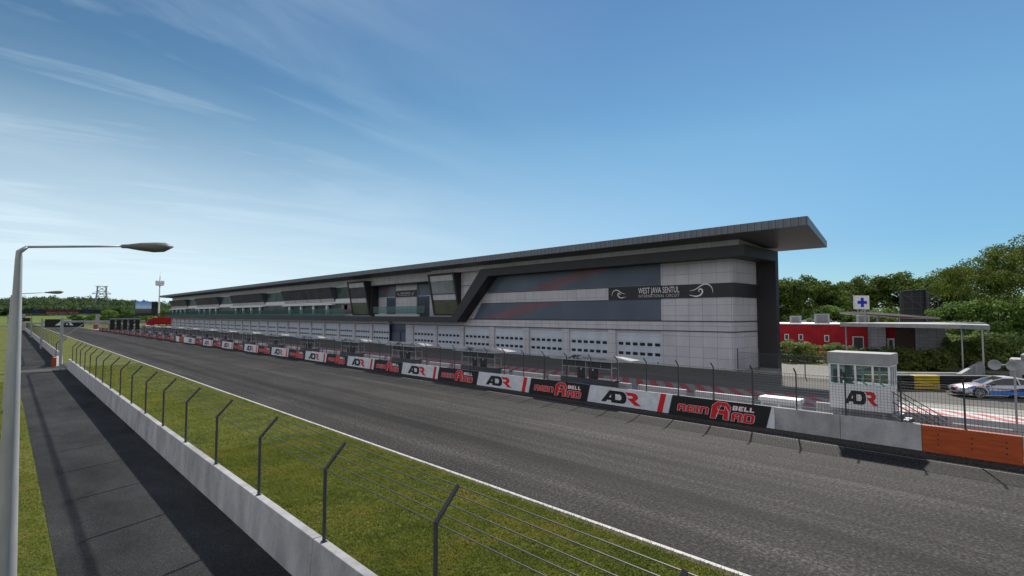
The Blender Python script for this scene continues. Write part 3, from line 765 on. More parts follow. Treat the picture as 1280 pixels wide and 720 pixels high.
# ------------------------------------------------------------------ pit building
PB = thing('pit_building', 'long grey pit building with overhanging flat roof, black slanted frame and garage doors', 'building', (51.5, 22.4, 0))
P = 7.07; WX = 51.5; YE = 263.6; TOPZ = 12.75
d1 = [30.25+P*k for k in range(7)]; d2 = [86.87+P*k for k in range(25)]
b = MB()
b.box(53.0, 57.3, 22.4, YE, 0, TOPZ)                         # core
b.box(WX, 53.0, 22.4, 30.25, 0, 5.2)                          # ground floor end wall
b.box(WX, 53.0, 30.25, 80.95, 3.72, 5.2); b.box(WX, 53.0, 86.87, YE, 3.72, 5.2)
for y in d1: b.box(WX, 53.0, y+6.0, y+P, 0, 3.72)
b.box(WX, 53.0, 79.74, 80.95, 0, 3.72)
for y in d2: b.box(WX, 53.0, y+6.0, y+P, 0, 3.72)
b.box(WX, 53.0, 22.4, 72.3, 5.2, TOPZ)                        # upper near block
b.box(WX, 53.0, 93.6, YE, 5.2, TOPZ)
b.box(WX, 53.0, 72.3, 93.6, 11.15, TOPZ)
b.box(52.2, 53.0, 80.95, 86.87, 3.9, 5.2)
build('wall', b, 'clad', PB)
b = MB(); b.box(WX+.02, 57.3, 22.36, 22.399, 0, TOPZ); build('end_wall', b, 'clad_end', PB)
# roof
b = MB()
b.add([(47.6,14.3,12.92),(59.5,16.2,12.27),(59.5,268,12.27),(47.6,268,12.92),(47.6,14.3,13.65),(59.5,16.2,12.9),(59.5,268,12.9),(47.6,268,13.65)],
      [(0,4,7,3)], 0)
b.add([(47.6,14.3,12.92),(59.5,16.2,12.27),(59.5,268,12.27),(47.6,268,12.92),(47.6,14.3,13.65),(59.5,16.2,12.9),(59.5,268,12.9),(47.6,268,13.65)],
      [(0,1,5,4),(2,3,7,6),(1,2,6,5)], 1)
b.add([(47.6,14.3,12.92),(59.5,16.2,12.27),(59.5,268,12.27),(47.6,268,12.92)], [(0,3,2,1)], 2)
b.add([(47.6,14.3,13.65),(59.5,16.2,12.9),(59.5,268,12.9),(47.6,268,13.65)], [(0,1,2,3)], 1)
rf = build('roof', b, ['fascia', 'fascia_end', 'soffit'], PB)
b = MB(); tooth = []
for k in range(421): yy = 14.8+.6*k; tooth += [(47.585, yy), (47.55, yy), (47.55, yy+.04), (47.585, yy+.04)]
b.prism([(47.598, 14.4)]+tooth[0:0]+[(47.585, 14.4)]+tooth+[(47.585, 267.9), (47.598, 267.9)], 'z', 12.95, 13.67)
build('roof_seams', b, 'fascia', rf)
# charcoal frame
b = MB(); poly = [(20.4, 12.1), (58.3, 12.1), (65.1, 5.22), (YE+2.5, 5.22), (YE+2.5, 4.4), (65.0, 4.4), (56.7, 11.04), (20.4, 11.04)]
b.prism([(20.4, 11.04), (20.4, 12.1), (58.3, 12.1), (56.7, 11.04)], 'x', 49.6, WX-.005)
b.prism([(56.702, 11.04), (58.302, 12.1), (65.1, 5.22), (65.0, 4.4), (63.9, 4.4)], 'x', 49.6, WX-.005)
b.prism([(65.002, 4.4), (65.102, 5.22), (YE+2.5, 5.22), (YE+2.5, 4.4)], 'x', 49.6, WX-.005)
b.box(WX+.0, 58.1, 20.4, 22.35, 11.042, 12.1)
b.box(57.32, 58.1, 20.4, 22.9, 0, 11.04)
build('frame', b, 'frame', PB)
b = MB(); b.box(50.6, 57.4, 21.3, 22.35, 12.12, TOPZ+.05); b.box(50.6, WX-.003, 22.352, 72, 12.12, TOPZ+.05); build('parapet', b, 'clad', PB)
# thin dark string lines
b = MB()
for z in (3.8, 4.83):
    b.box(WX-.06, WX-.004, 22.36, 64 if z > 4 else 80.9, z-.05, z+.05); b.box(WX-.06, 57.3, 22.28, 22.356, z-.05, z+.05)
b.box(WX-.06, WX-.004, 87, YE, 3.75, 3.85)
b.box(WX-.06, WX-.004, 60.9, 65.8, 9.95, 10.05); b.box(WX-.06, WX-.004, 63, 65.6, 7.5, 7.6)
build('string_lines', b, 'frame2', PB)
# glazing of the near block, with a red diagonal reflection painted on
b = MB(); Xg = WX-.035
def gl(pts, mi): b.ngon([(Xg, a, c) for a, c in pts], mi)
b.prism([(30.25, 8.8), (59.0, 8.8), (57.3, 11.1), (30.25, 11.1)], 'x', Xg, WX-.004, 0)
b.prism([(30.25, 4.95), (62.0, 4.95), (60.3, 7.15), (30.25, 7.15)], 'x', Xg, WX-.004, 0)
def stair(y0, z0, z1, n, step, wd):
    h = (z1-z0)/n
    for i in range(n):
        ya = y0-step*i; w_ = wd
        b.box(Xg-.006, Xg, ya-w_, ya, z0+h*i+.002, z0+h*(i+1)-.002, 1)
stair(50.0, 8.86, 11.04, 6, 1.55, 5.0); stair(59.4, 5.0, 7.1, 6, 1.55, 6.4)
w1 = build('glazing', b, ['glass_blue', 'painted_reflection'], PB)
b = MB()
for z in (8.72, 7.2, 4.9): b.box(WX-.05, WX-.004, 30.2, 60.2 if z != 4.9 else 62, z-.05, z+.05)
build('glazing_bar', b, 'frame2', w1)
# sign band
b = MB(); b.box(WX-.12, WX-.004, 22.36, 37.1, 7.26, 8.66); b.box(WX-.12, 57.31, 22.2, 22.355, 7.26, 8.66); sg = build('sign_band', b, 'frame', PB)
O = (WX-.125, 0, 0)
q = MB(); U = (0, -1, 0); V = (0, 0, 1)
sh = text2d('WEST JAVA SENTUL', 1.); mx = max(v[0] for v in sh[0]); place2d(q, sh, (WX-.128, 33.0, 7.88), U, V, sx=5.0/mx, sy=.92)
sh = text2d('INTERNATIONAL CIRCUIT', 1., 1.25, -.012); mx = max(v[0] for v in sh[0]); place2d(q, sh, (WX-.128, 33.0, 7.42), U, V, sx=5.0/mx, sy=.46)
build('lettering', q, 'white_print', sg)
for y0, fl, s in ((26.9, 1, 1.3), (36.6, 1, .98)):
    q = MB(); sh = swirl(s, fl)
    if y0 > 30: sh = ([(1.95-x, y) for x, y in sh[0]], [f[::-1] for f in sh[1]])
    place2d(q, sh, (WX-.128, y0, 7.34+.06*(y0 > 30)), U, V); build('emblem', q, 'white_print', sg)
# garage doors: sheet with two rows of six dark panes
dd = None; small = None
for y in d1+d2:
    if dd is None:
        b = MB(); b.box(WX+.22, WX+.3, y+.02, y+5.98, 0.02, 3.71); dd = build('garage_door', b, 'white_door', PB)
        for zc in (1.12, 2.2):
            q = MB()
            for i in range(6):
                yc = y+.62+.95*i; q.prism([(yc-.28, zc-.17), (yc+.28, zc-.17), (yc+.32, zc-.1), (yc+.32, zc+.1), (yc+.28, zc+.17), (yc-.28, zc+.17), (yc-.32, zc+.1), (yc-.32, zc-.1)], 'x', WX+.2, WX+.218)
            build('pane_row', q, 'rubber', dd)
        q = MB(); q.box(WX+.2, WX+.218, y+.5, y+.68, .18, .3); build('lock', q, 'rubber', dd)
        q = MB(); q.box(WX+.14, WX+.3, y+.01, y+5.99, 3.5, 3.712); q.box(WX+.16, WX+.24, y+.01, y+.1, 0, 3.5); q.box(WX+.16, WX+.24, y+5.9, y+5.99, 0, 3.5)
        build('door_frame', q, 'clad', dd)
    else:
        c = copy_tree(dd, PB); c.location = (0, y-d1[0], 0)
b = MB(); b.box(52.3, 52.4, 80.95, 86.87, 0, 3.9); e = build('entrance', b, 'glass_blue', PB)
b = MB(); b.box(52.2, 52.295, 80.95, 86.87, 2.3, 2.9); b.box(52.2, 52.295, 83.8, 84.0, 0, 2.3); b.box(52.2, 52.295, 81.0, 81.2, 0, 3.9)
build('entrance_frame', b, 'blue_paint', e)
# tower windows (leaning, black surround)
def pod(y0, y1):
    f = MB(); xb, xt, zb, zt = 51.3, 49.95, 5.4, 12.1
    fx = lambda z: xb+(xt-xb)*(z-zb)/(zt-zb)
    def wall(ya, yb, za, zc):
        f.hexa([(fx(za), ya, za), (WX+.0, ya, za), (WX+.0, yb, za), (fx(za), yb, za), (fx(zc), ya, zc), (WX, ya, zc), (WX, yb, zc), (fx(zc), yb, zc)])
    wall(y0, y0+.42, zb, zt); wall(y1-.42, y1, zb, zt); wall(y0+.421, y1-.421, zt-.32, zt); wall(y0+.421, y1-.421, zb, zb+.22)
    o = build('window_tower', f, 'frame', PB)
    ya, yb = y0+.42, y1-.42
    for za, zc, m in ((zb+.22, 7.75, 'glass_olive'), (7.88, 8.75, 'clad'), (8.9, 10.9, 'glass_dark' if y0 > 80 else 'glass_pale'), (10.92, zt-.32, 'clad')):
        q = MB(); q.hexa([(fx(za)+.1, ya, za), (fx(za)+.3, ya, za), (fx(za)+.3, yb, za), (fx(za)+.1, yb, za), (fx(zc)+.1, ya, zc), (fx(zc)+.3, ya, zc), (fx(zc)+.3, yb, zc), (fx(zc)+.1, yb, zc)])
        build('pane' if 'glass' in m else 'panel', q, m, o)
    q = MB(); q.box(fx(8.8)+.12, fx(8.8)+.3, ya, yb, 8.76, 8.89); build('bar', q, 'frame', o)
pod(65.2, 72.2); pod(93.5, 100.6)
# recessed balcony between them
b = MB(); b.box(51.6, 52.9, 93.1, 93.59, 5.2, 11.15); b.box(50.9, 53.0, 72.3, 93.6, 11.0, 11.14); build('recess_lining', b, 'frame', PB)
b = MB(); X = 52.94
b.box(X, 52.997, 72.3, 79.3, 8.9, 11.0); build('upper_glazing', b, 'glass_blue', PB)
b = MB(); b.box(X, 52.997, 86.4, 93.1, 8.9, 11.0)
for i in range(5): b.box(X-.006, X, 87+.9*i, 87.9+1.0*i+.7, 9.0+.38*i, 9.36+.38*i, 1)  # red reflection painted as stepped strips
q = build('upper_glazing', b, ['glass_blue', 'painted_reflection'], PB)
b = MB(); b.box(52.7, 52.998, 79.4, 86.3, 5.2, 10.99); q = build('central_panel', b, 'clad', PB)
b = MB(); b.box(52.6, 52.698, 79.4, 86.3, 8.75, 9.95); s_ = build('small_sign', b, 'frame', q)
q2 = MB(); sh = text2d('WEST JAVA SENTUL', 1.); mx = max(v[0] for v in sh[0]); place2d(q2, sh, (52.59, 84.6, 9.3), U, V, sx=3.3/mx, sy=.45)
sh = text2d('INTERNATIONAL CIRCUIT', 1.); mx = max(v[0] for v in sh[0]); place2d(q2, sh, (52.59, 84.6, 9.0), U, V, sx=3.3/mx, sy=.22)
build('lettering', q2, 'white_print', s_); q2 = MB(); sh = swirl(.5); place2d(q2, sh, (52.59, 81.0, 9.0), U, V); build('emblem', q2, 'white_print', s_); q2 = MB(); place2d(q2, ([(1.2-x, y) for x, y in sh[0]], [f[::-1] for f in sh[1]]), (52.59, 86.0, 9.0), U, V)
build('emblem', q2, 'white_print', s_)
for ya, yb in ((75.9, 79.3), (86.5, 89.9)):
    b = MB(); b.box(52.9, 52.998, ya, yb, 5.21, 8.75); dr = build('balcony_door', b, 'glass_dark', PB)
    b = MB(); b.box(52.85, 52.899, ya, yb, 8.2, 8.75)
    for k in range(4): b.box(52.86, 52.899, ya+(yb-ya-.1)*k/3, ya+(yb-ya-.1)*k/3+.1, 5.21, 8.2)
    build('door_frame', b, 'blue_paint', dr)
b = MB(); b.box(50.3, 50.34, 73.4, 90.4, 5.75, 7.0)
build('balcony_balustrade', b, 'balustrade', PB)
b = MB(); b.box(50.2, 50.5, 75, 89.6, 5.23, 5.6); build('balcony_kerb', b, 'pit_white', PB)
# upper floor curtain wall beyond the towers, with leaning window groups
b = MB(); b.box(WX-.05, WX-.004, 100.7, YE, 8.95, 11.3); b.box(WX-.05, WX-.004, 100.7, YE, 5.75, 7.85); cw = build('curtain_glazing', b, 'glass_green', PB)
b = MB()
for k in range(4):
    y0 = 96+42.42*k
b.box(WX-.14, WX-.052, 100.7, YE, 8.0, 8.82); build('white_spandrel', b, 'white', cw)
b = MB()
for y in [100.7+7.07*k for k in range(24)]: b.box(WX-.09, WX-.051, y-.05, y+.05, 5.75, 7.85); b.box(WX-.09, WX-.051, y-.05, y+.05, 8.95, 11.3)
build('mullions', b, 'frame2', cw)
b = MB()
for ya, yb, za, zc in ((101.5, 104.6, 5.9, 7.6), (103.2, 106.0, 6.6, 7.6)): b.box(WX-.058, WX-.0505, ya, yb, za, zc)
build('painted_reflection_pane', b, 'painted_reflection', cw)  # red reflection painted as flat panels on the glazing
for y0 in (108.6, 151.0, 193.4, 235.8):
    y1 = y0+28.2 if y0 < 230 else YE
    b = MB(); pz = 8.25; b.prism([(51.35, pz), (50.15, 11.4), (WX-.06, 11.4), (WX-.06, pz)], 'y', y0, y1); o = build('leaning_window_group', b, 'frame', PB)
    n = 4; L = (y1-y0)/n
    for i in range(n):
        ya, yb = y0+L*i+.12, y0+L*(i+1)-.12
        for (za, zc, m) in ((9.05, 11.2, 'glass_dark'), (8.3, 9.0, 'clad')):
            fx = lambda z: 51.35-(z-pz)*1.2/3.15-.03
            q = MB(); q.hexa([(fx(za), ya, za), (fx(za)+.02, ya, za), (fx(za)+.02, yb, za), (fx(za), yb, za), (fx(zc), ya, zc), (fx(zc)+.02, ya, zc), (fx(zc)+.02, yb, zc), (fx(zc), yb, zc)])
            build('pane' if 'glass' in m else 'sill_panel', q, m, o)
    q = MB(); q.add([(51.25, y0-.01, 8.5), (50.35, y0-.01, 11.2), (51.4, y0-.01, 11.2), (51.4, y0-.01, 8.5)], [(0, 1, 2, 3)]); build('side_pane', q, 'glass_blue', o)
    b = MB(); b.box(50.5, WX-.15, y0, y1, 7.62, 7.9); 
    for i in range(4):
        yy = y0+L*(i+.42); b.box(50.9, 51.35, yy, yy+.7, 5.23, 7.62)
    build('white_portico', b, 'white', PB)
b = MB(); b.box(49.75, 49.78, 100.9, YE+2.3, 5.23, 6.75); build('terrace_balustrade', b, 'balustrade', PB)
b = MB(); b.box(49.9, 50.2, 100.9, YE, 5.23, 5.5); build('terrace_kerb', b, 'pit_white', PB)

# fence between the pit lane and the yard
t = thing('yard_fence', 'low mesh fence on straight posts from the building corner to the exit', 'fence', (51.2, 22, 0))
w = MB()
for k in range(7):
    y = 21.9-1.98*k; p = MB(); p.box(51.17-.03-.0*k, 51.2+.03, y-.03, y+.03, 0, 2.25); build('post', p, 'steel_dark', t)
y = 21.9
while y > 10.1: w.bar((51.185, y, .15), (51.185, y, 1.9), .006, 3, cap=False); y -= .1
for i in range(18): w.bar((51.185, 21.9, .15+.1*i), (51.185, 10.0, .15+.1*i), .006, 3, cap=False)
for z in (.15, 1.9): w.bar((51.185, 21.9, z), (51.185, 10.0, z), .016, 4)
build('wire_mesh', w, 'wire', t)

# tyre barrier, low walls
t = thing('tyre_barrier', 'black and yellow striped barrier curving behind the race car', 'barrier', (47.3, 9.0, 0))
pts = [(45.2, 11.6), (46.2, 10.3), (47.3, 9.0), (48.4, 7.75), (49.6, 6.4), (50.9, 4.9), (52.3, 3.3)]
for i in range(len(pts)-1):
    (xa, ya), (xb, yb) = pts[i], pts[i+1]; d = np.array([xb-xa, yb-ya]); d /= np.linalg.norm(d); n = np.array([-d[1], d[0]])*-1
    b = MB()
    for j in range(5):
        z0, z1 = .05+.21*j, .05+.21*j+.165
        q = [(xa+.012*d[0], ya+.012*d[1]), (xb-.012*d[0], yb-.012*d[1])]
        o_ = n*.5
        b.hexa([(q[0][0], q[0][1], z0), (q[1][0], q[1][1], z0), (q[1][0]-o_[0], q[1][1]-o_[1], z0), (q[0][0]-o_[0], q[0][1]-o_[1], z0),
                (q[0][0], q[0][1], z1), (q[1][0], q[1][1], z1), (q[1][0]-o_[0], q[1][1]-o_[1], z1), (q[0][0]-o_[0], q[0][1]-o_[1], z1)])
    build('stripe_section', b, 'yellow' if i in (1, 3) else 'tyre_stripe', t, bevel=.03)
b = MB()
for i in range(len(pts)-2):
    (xa, ya), (xb, yb) = pts[i], pts[i+1]
    b.hexa([(xa+.65, ya+.5, 0), (xb+.65, yb+.5, 0), (xb+.9, yb+.7, 0), (xa+.9, ya+.7, 0), (xa+.65, ya+.5, 1.18), (xb+.65, yb+.5, 1.18), (xb+.9, yb+.7, 1.18), (xa+.9, ya+.7, 1.18)])
tag(build('low_concrete_wall', b, 'concrete'), 'low concrete wall running behind the striped barrier', 'wall')
b = MB(); b.box(50.9, 66, 5.35, 5.65, 0, 1.15)
tag(build('low_concrete_wall', b, 'concrete', bevel=.02), 'low concrete wall running away from the striped barrier to the bushes', 'wall')
t = thing('switch_house', 'grey concrete box with darker flat cap at the right edge', 'box', (55.2, 2.2, 0))
b = MB(); b.box(54.9, 57.5, -.6, 2.95, 0, 2.15); build('body', b, 'concrete', t); b = MB(); b.box(54.7, 57.7, -.8, 2.3, 2.16, 2.5); build('cap', b, 'concrete_dark', t)

# ------------------------------------------------------------------ medical centre
t = thing('medical_building', 'low red building with small white-framed windows and white block entrance', 'building', (78, 17, 0))
Aw = np.array([76.0, 30.5]); Bw = np.array([78.16, 17.1]); d = (Bw-Aw)/np.linalg.norm(Bw-Aw); nrm = np.array([d[1], -d[0]])
if nrm[0] > 0: nrm = -nrm
def L2(u, w): return Aw+d*u+(-nrm)*w     # u along the wall, w depth behind it
def lbox(b, u0, u1, w0, w1, z0, z1, mi=0):
    q = [L2(u0, w0), L2(u1, w0), L2(u1, w1), L2(u0, w1)]
    b.hexa([(p[0], p[1], z0) for p in q]+[(p[0], p[1], z1) for p in q], mi)
Lw = np.linalg.norm(Bw-Aw)
b = MB(); lbox(b, 0, Lw, 0, 10, 0, 4.2); lbox(b, Lw+1.9, Lw+2.8, .5, 9, 0, 4.1); build('red_wall', b, 'red_wall', t)
b = MB(); lbox(b, -.1, Lw+.02, -.08, 10.1, 4.2, 4.35); build('roof_edge', b, 'white', t)
b = MB(); lbox(b, Lw+.01, Lw+1.9, .2, 9, 0, 4.1); lbox(b, Lw+4.8, Lw+7.6, .2, 9, 0, 4.1); build('block_wall', b, 'brick', t)
b = MB(); lbox(b, Lw+2.81, Lw+4.79, .4, 9, 0, 4.1); build('brown_panel', b, 'brown', t)
def win(u, w_, z0, z1):
    b = MB(); lbox(b, u, u+w_, -.07, .02, z0, z1); o = build('window', b, 'white', t)
    b = MB(); lbox(b, u+.12, u+w_-.1, -.09, -.071, z0+.12, z1-.1); build('pane', b, 'glass_dark', o)
for u in (4.2, 5.9): win(u, .55, 2.1, 2.9)
win(8.9, .55, 2.0, 2.85); win(12.0, 1.2, 1.2, 2.75)
b = MB(); lbox(b, Lw+2.0, Lw+2.75, .38, .49, 0, 2.6); o = build('door', b, 'white', t); b = MB(); lbox(b, Lw+2.2, Lw+2.55, .35, .379, .6, 2.4); build('pane', b, 'glass_dark', o)
for u, w0, s in ((4.4, 3, 1.0), (7.5, 2.5, 1.3), (12.2, 4, 1.1)):
    b = MB(); lbox(b, u, u+s*1.3, w0, w0+1.1, 4.351, 4.351+s*1.0); o = build('rooftop_unit', b, 'ac_grey', t)
    b = MB(); lbox(b, u+.25, u+s*1.3-.15, w0-.02, w0-.001, 4.5, 4.2+s*1.0); build('grille', b, 'concrete_dark', o)

t = thing('entrance_canopy', 'flat grey canopy on thin posts reaching from the medical building towards the car', 'canopy', (60, 8, 0))
cp = [(65.5, 16.9), (61.0, 6.3), (57.9, 4.15), (80.5, 3.2), (81, 15)]
b = MB(); b.prism([(64.6, 16.6), (61.0, 6.3), (57.9, 4.15), (79, 6.2), (80.5, 15.5)][::1], 'z', 4.27, 4.64); build('roof', b, 'roof_grey', t)
for x, y in ((61.4, 6.3), (58.6, 4.7), (65.2, 16.2), (75, 5.5)):
    b = MB(); b.bar((x, y, 0), (x, y, 4.25), .065, 8); build('post', b, 'galv', t)
t = thing('upper_roof', 'thin pinkish tilted roof slab on short posts above the canopy', 'roof', (74, 13, 4.7))
b = MB(); b.hexa([(73.0, 15.9, 5.62), (79.2, 10.0, 5.0), (84, 14, 5.0), (78, 20, 5.62), (73.0, 15.9, 5.85), (79.2, 10.0, 5.2), (84, 14, 5.2), (78, 20, 5.85)]); build('slab', b, 'slab_pink', t)
for x, y in ((74.2, 15.2), (76.2, 13.4), (79, 11.2), (79, 16)): 
    b = MB(); b.bar((x, y, 4.4), (x, y, 5.4), .06, 6); build('post', b, 'galv', t)
t = thing('cross_sign', 'square white sign with blue cross raised on a bracket above the red building', 'sign', (72.5, 16.3, 4.3))
cen = np.array([72.5, 16.25]); dd_ = np.array([1.29, -1.23]); dd_ /= np.linalg.norm(dd_); nn = np.array([-dd_[1], dd_[0]]); nn = -nn if nn[0] > 0 else nn
def sb(b, u0, u1, w0, w1, z0, z1):
    q = [cen+dd_*u0+nn*w0, cen+dd_*u1+nn*w0, cen+dd_*u1+nn*w1, cen+dd_*u0+nn*w1]
    b.hexa([(p[0], p[1], z0) for p in q]+[(p[0], p[1], z1) for p in q])
b = MB(); sb(b, -.85, .85, -.35, .0, 6.15, 7.75); o = build('box', b, 'white', t, bevel=.02)
b = MB(); sb(b, -.17, .17, .003, .03, 6.4, 7.5); sb(b, -.55, -.171, .003, .03, 6.78, 7.12); sb(b, .171, .55, .003, .03, 6.78, 7.12); build('cross', b, 'blue_cross', o)
b = MB(); sb(b, .3, .45, -.25, -.1, 4.3, 6.15); sb(b, -.5, -.4, -.25, -.1, 5.75, 6.15); sb(b, -.5, .3, -.24, -.11, 5.6, 5.75); build('bracket', b, 'galv', t)
# white tent roof behind
t = thing('tent', 'white pointed tent roof showing behind the red building', 'tent', (110.8, 32, 0))
b = MB(); c0 = (111, 32.2)
for s1, s2 in (((-3, -3), (3, -3)), ((3, -3), (3, 3)), ((3, 3), (-3, 3)), ((-3, 3), (-3, -3))):
    b.ngon([(c0[0]+s1[0], c0[1]+s1[1], 4.0), (c0[0]+s2[0], c0[1]+s2[1], 4.0), (c0[0], c0[1], 5.4)])
build('roof', b, 'white', t); b = MB()
for s1 in ((-3, -3), (3, -3), (3, 3), (-3, 3)): b.bar((c0[0]+s1[0], c0[1]+s1[1], 0), (c0[0]+s1[0], c0[1]+s1[1], 4.0), .07)
build('poles', b, 'galv', t)
# large screen seen from behind
t = thing('large_screen', 'back of a big black screen held in a grey steel truss frame', 'screen', (118, 18.4, 0))
S0 = np.array([115.6, 20.8]); S1 = np.array([120.3, 16.2]); e_ = (S1-S0)/np.linalg.norm(S1-S0); LN = np.linalg.norm(S1-S0); f_ = np.array([-e_[1], e_[0]]); f_ = -f_ if f_[0] > 0 else f_
def s3(u, w, z): p = S0+e_*u+f_*w; return (p[0], p[1], z)
b = MB(); b.hexa([s3(.9, 0, 3), s3(LN-.4, 0, 3), s3(LN-.4, -.35, 3), s3(.9, -.35, 3), s3(.9, 0, 9.7), s3(LN-.4, 0, 10.1), s3(LN-.4, -.35, 10.1), s3(.9, -.35, 9.7)]); build('screen', b, 'screen_back', t)
b = MB()
for u, w in ((0, 1.2), (.8, .3), (LN-1.8, 1.4), (LN-1.2, .3), (LN-.1, .4), (LN, 1.3)): b.bar(s3(u, w, 0), s3(u, w, 9.7+.07*u), .13, 4)
for w in (.3, 1.3): b.bar(s3(0, w, 9.7), s3(LN, w, 10.2), .1, 4)
for i in range(6):
    z = 3.5+1.05*i; b.bar(s3(LN-1.5, .8, z), s3(LN-.1, .8, z+1), .06, 4); b.bar(s3(LN-.1, .8, z), s3(LN-1.5, .8, z), .06, 4); b.bar(s3(0, .8, z), s3(.8, .8, z+1), .05, 4)
b.bar(s3(.8, .4, 9.4), s3(LN-1.4, .4, 6.5), .05, 4)
build('truss', b, 'frame2', t)

# ------------------------------------------------------------------ far things on the left
def far_screen():
    t = thing('video_screen', 'large video screen showing sky and stands, on dark posts beside the floodlight mast', 'screen', (53, 330, 0))
    b = MB(); b.box(48.2, 58.0, 330, 330.8, 5.2, 12.4); build('screen_case', b, 'frame', t)
    m, nt, bb = _nt('screen_picture'); g_ = nt.nodes.new('ShaderNodeTexCoord'); sp = nt.nodes.new('ShaderNodeSeparateXYZ'); nt.links.new(g_.outputs['Generated'], sp.inputs[0])
    c = _ramp(nt, sp.outputs[2], [(0, (.03, .03, .035)), (.38, (.06, .065, .07)), (.45, (.3, .4, .5)), (1, (.06, .17, .4))])
    n_ = _noise(nt, _coords(nt, 'Generated', (3, 1, 3)), 3, 4); c = _mix(nt, .5, c, _ramp(nt, n_, [(.35, .3), (.65, 1.)]), 'MULTIPLY')
    nt.links.new(c, bb.inputs['Base Color']); bb.inputs['Emission Strength'].default_value = .35; nt.links.new(c, bb.inputs['Emission Color'])
    b = MB(); b.box(48.3, 55.2, 329.9, 329.98, 6.2, 12.3); build('picture', b, m, t)
    b = MB(); b.box(55.3, 57.9, 329.9, 329.98, 9.5, 12.2); build('status_panel', b, 'black', t)
    for x in (49.5, 56.5): b = MB(); b.box(x-.2, x+.2, 330.2, 330.6, 0, 5.2); build('post', b, 'frame', t)
far_screen()
t = thing('floodlight_mast', 'tall white floodlight mast with ring of lamps left of the pit building', 'mast', (71.0, 400, 0))
b = MB(); b.bar((71, 400, 0), (71, 400, 30), .55, 10, .3); b.bar((71, 400, 30), (71, 400, 33), .08, 5); build('mast', b, 'white', t)
b = MB(); b.bar((71, 400, 24.2), (71, 400, 24.6), 2.3, 14); build('platform', b, 'galv', t)
b = MB()
for k in range(10): a = 2*pi*k/10; x, y = 71+2*cos(a), 400+2*sin(a); b.box(x-.4, x+.4, y-.3, y+.3, 24.8, 27.2)
build('lamps', b, 'white', t)
def lattice(x, y, h, w0, w1, label):
    t = thing('lattice_tower', label, 'tower', (x, y, 0)); b = MB()
    def cor(z): k = w0+(w1-w0)*min(1, z/(h*.8)); return [(x-k, y-k, z), (x+k, y-k, z), (x+k, y+k, z), (x-k, y+k, z)]
    zs = [h*f for f in (0, .2, .4, .55, .7, .85, 1.)]
    for a, c in zip(zs[:-1], zs[1:]):
        A_, B_ = cor(a), cor(c)
        for i in range(4): b.bar(A_[i], B_[i], .42, 4); b.bar(A_[i], B_[(i+1) % 4], .2, 4); b.bar(B_[i], A_[(i+1) % 4], .2, 4); b.bar(B_[i], B_[(i+1) % 4], .2, 4)
    build('legs', b, 'ac_grey', t)
    b = MB(); b.bar((x-w1*2.2, y, h*.78), (x+w1*2.2, y, h*.78), .4, 4)
    for k in (-1, 1): b.bar((x+k*w1*2.2, y, h*.78), (x+k*w1, y, h*.86), .25, 4)
    b.bar((x-w1*1.5, y, h), (x+w1*1.5, y, h), .35, 4); build('cross_arm', b, 'ac_grey', t)
lattice(65.5, 630, 32.5, 7.5, 3.3, 'grey steel lattice tower rising above the far tree line')

def lorry(x, y, label):
    t = thing('lorry', label, 'lorry', (x, y, 0)); b = MB()
    b.box(x, x+9.5, y, y+2.5, 1.1, 4.3); build('box_body', b, 'red_wall', t, bevel=.05)
    b = MB(); b.prism([(x-2.3, .6), (x-2.4, 2.0), (x-2.0, 3.6), (x-.15, 3.8), (x-.15, .6)], 'y', y, y+2.5); c = build('cab', b, 'red_wall', t)
    b = MB(); b.box(x-2.0, x-.6, y-.03, y-.005, 2.2, 3.2); build('window', b, 'glass_dark', c)
    for xx in (x-1.4, x+2, x+7.2, x+8.4): b = MB(); b.bar((xx, y-.05, .5), (xx, y+.3, .5), .5, 12); build('wheel', b, 'rubber', t)
lorry(52.2-3.5, 285, 'red box lorry parked beyond the end of the pit building')
o = thing('crowd_barrier', 'orange water-filled block at the foot of the overhead gantry', 'barrier', (25.3, 262, 0))
b = MB(); b.box(25.0, 26.4, 261, 262, .2, 1.7); build('body', b, 'orange', o, bevel=.1); b = MB(); b.box(25.1, 26.3, 261.1, 261.9, 0, .2); build('foot', b, 'rubber', o)
b = MB()
for k in range(40): b.box(23.7-2.0*k, 23.75-2*k, 372, 372.1, 0, 1.1)
# guard rail far beyond the bend
t = thing('guard_rail', 'long grey guard rail crossing behind the bend of the track', 'guard rail', (30, 362, 0))
b = MB(); b.box(6, 50, 362, 362.2, .7, 1.5); build('rail', b, 'ac_grey', t)
b = MB()
for k in range(12): b.box(6.5+3.8*k, 6.7+3.8*k, 362.2, 362.35, 0, 1.5)
build('posts', b, 'ac_grey', t)

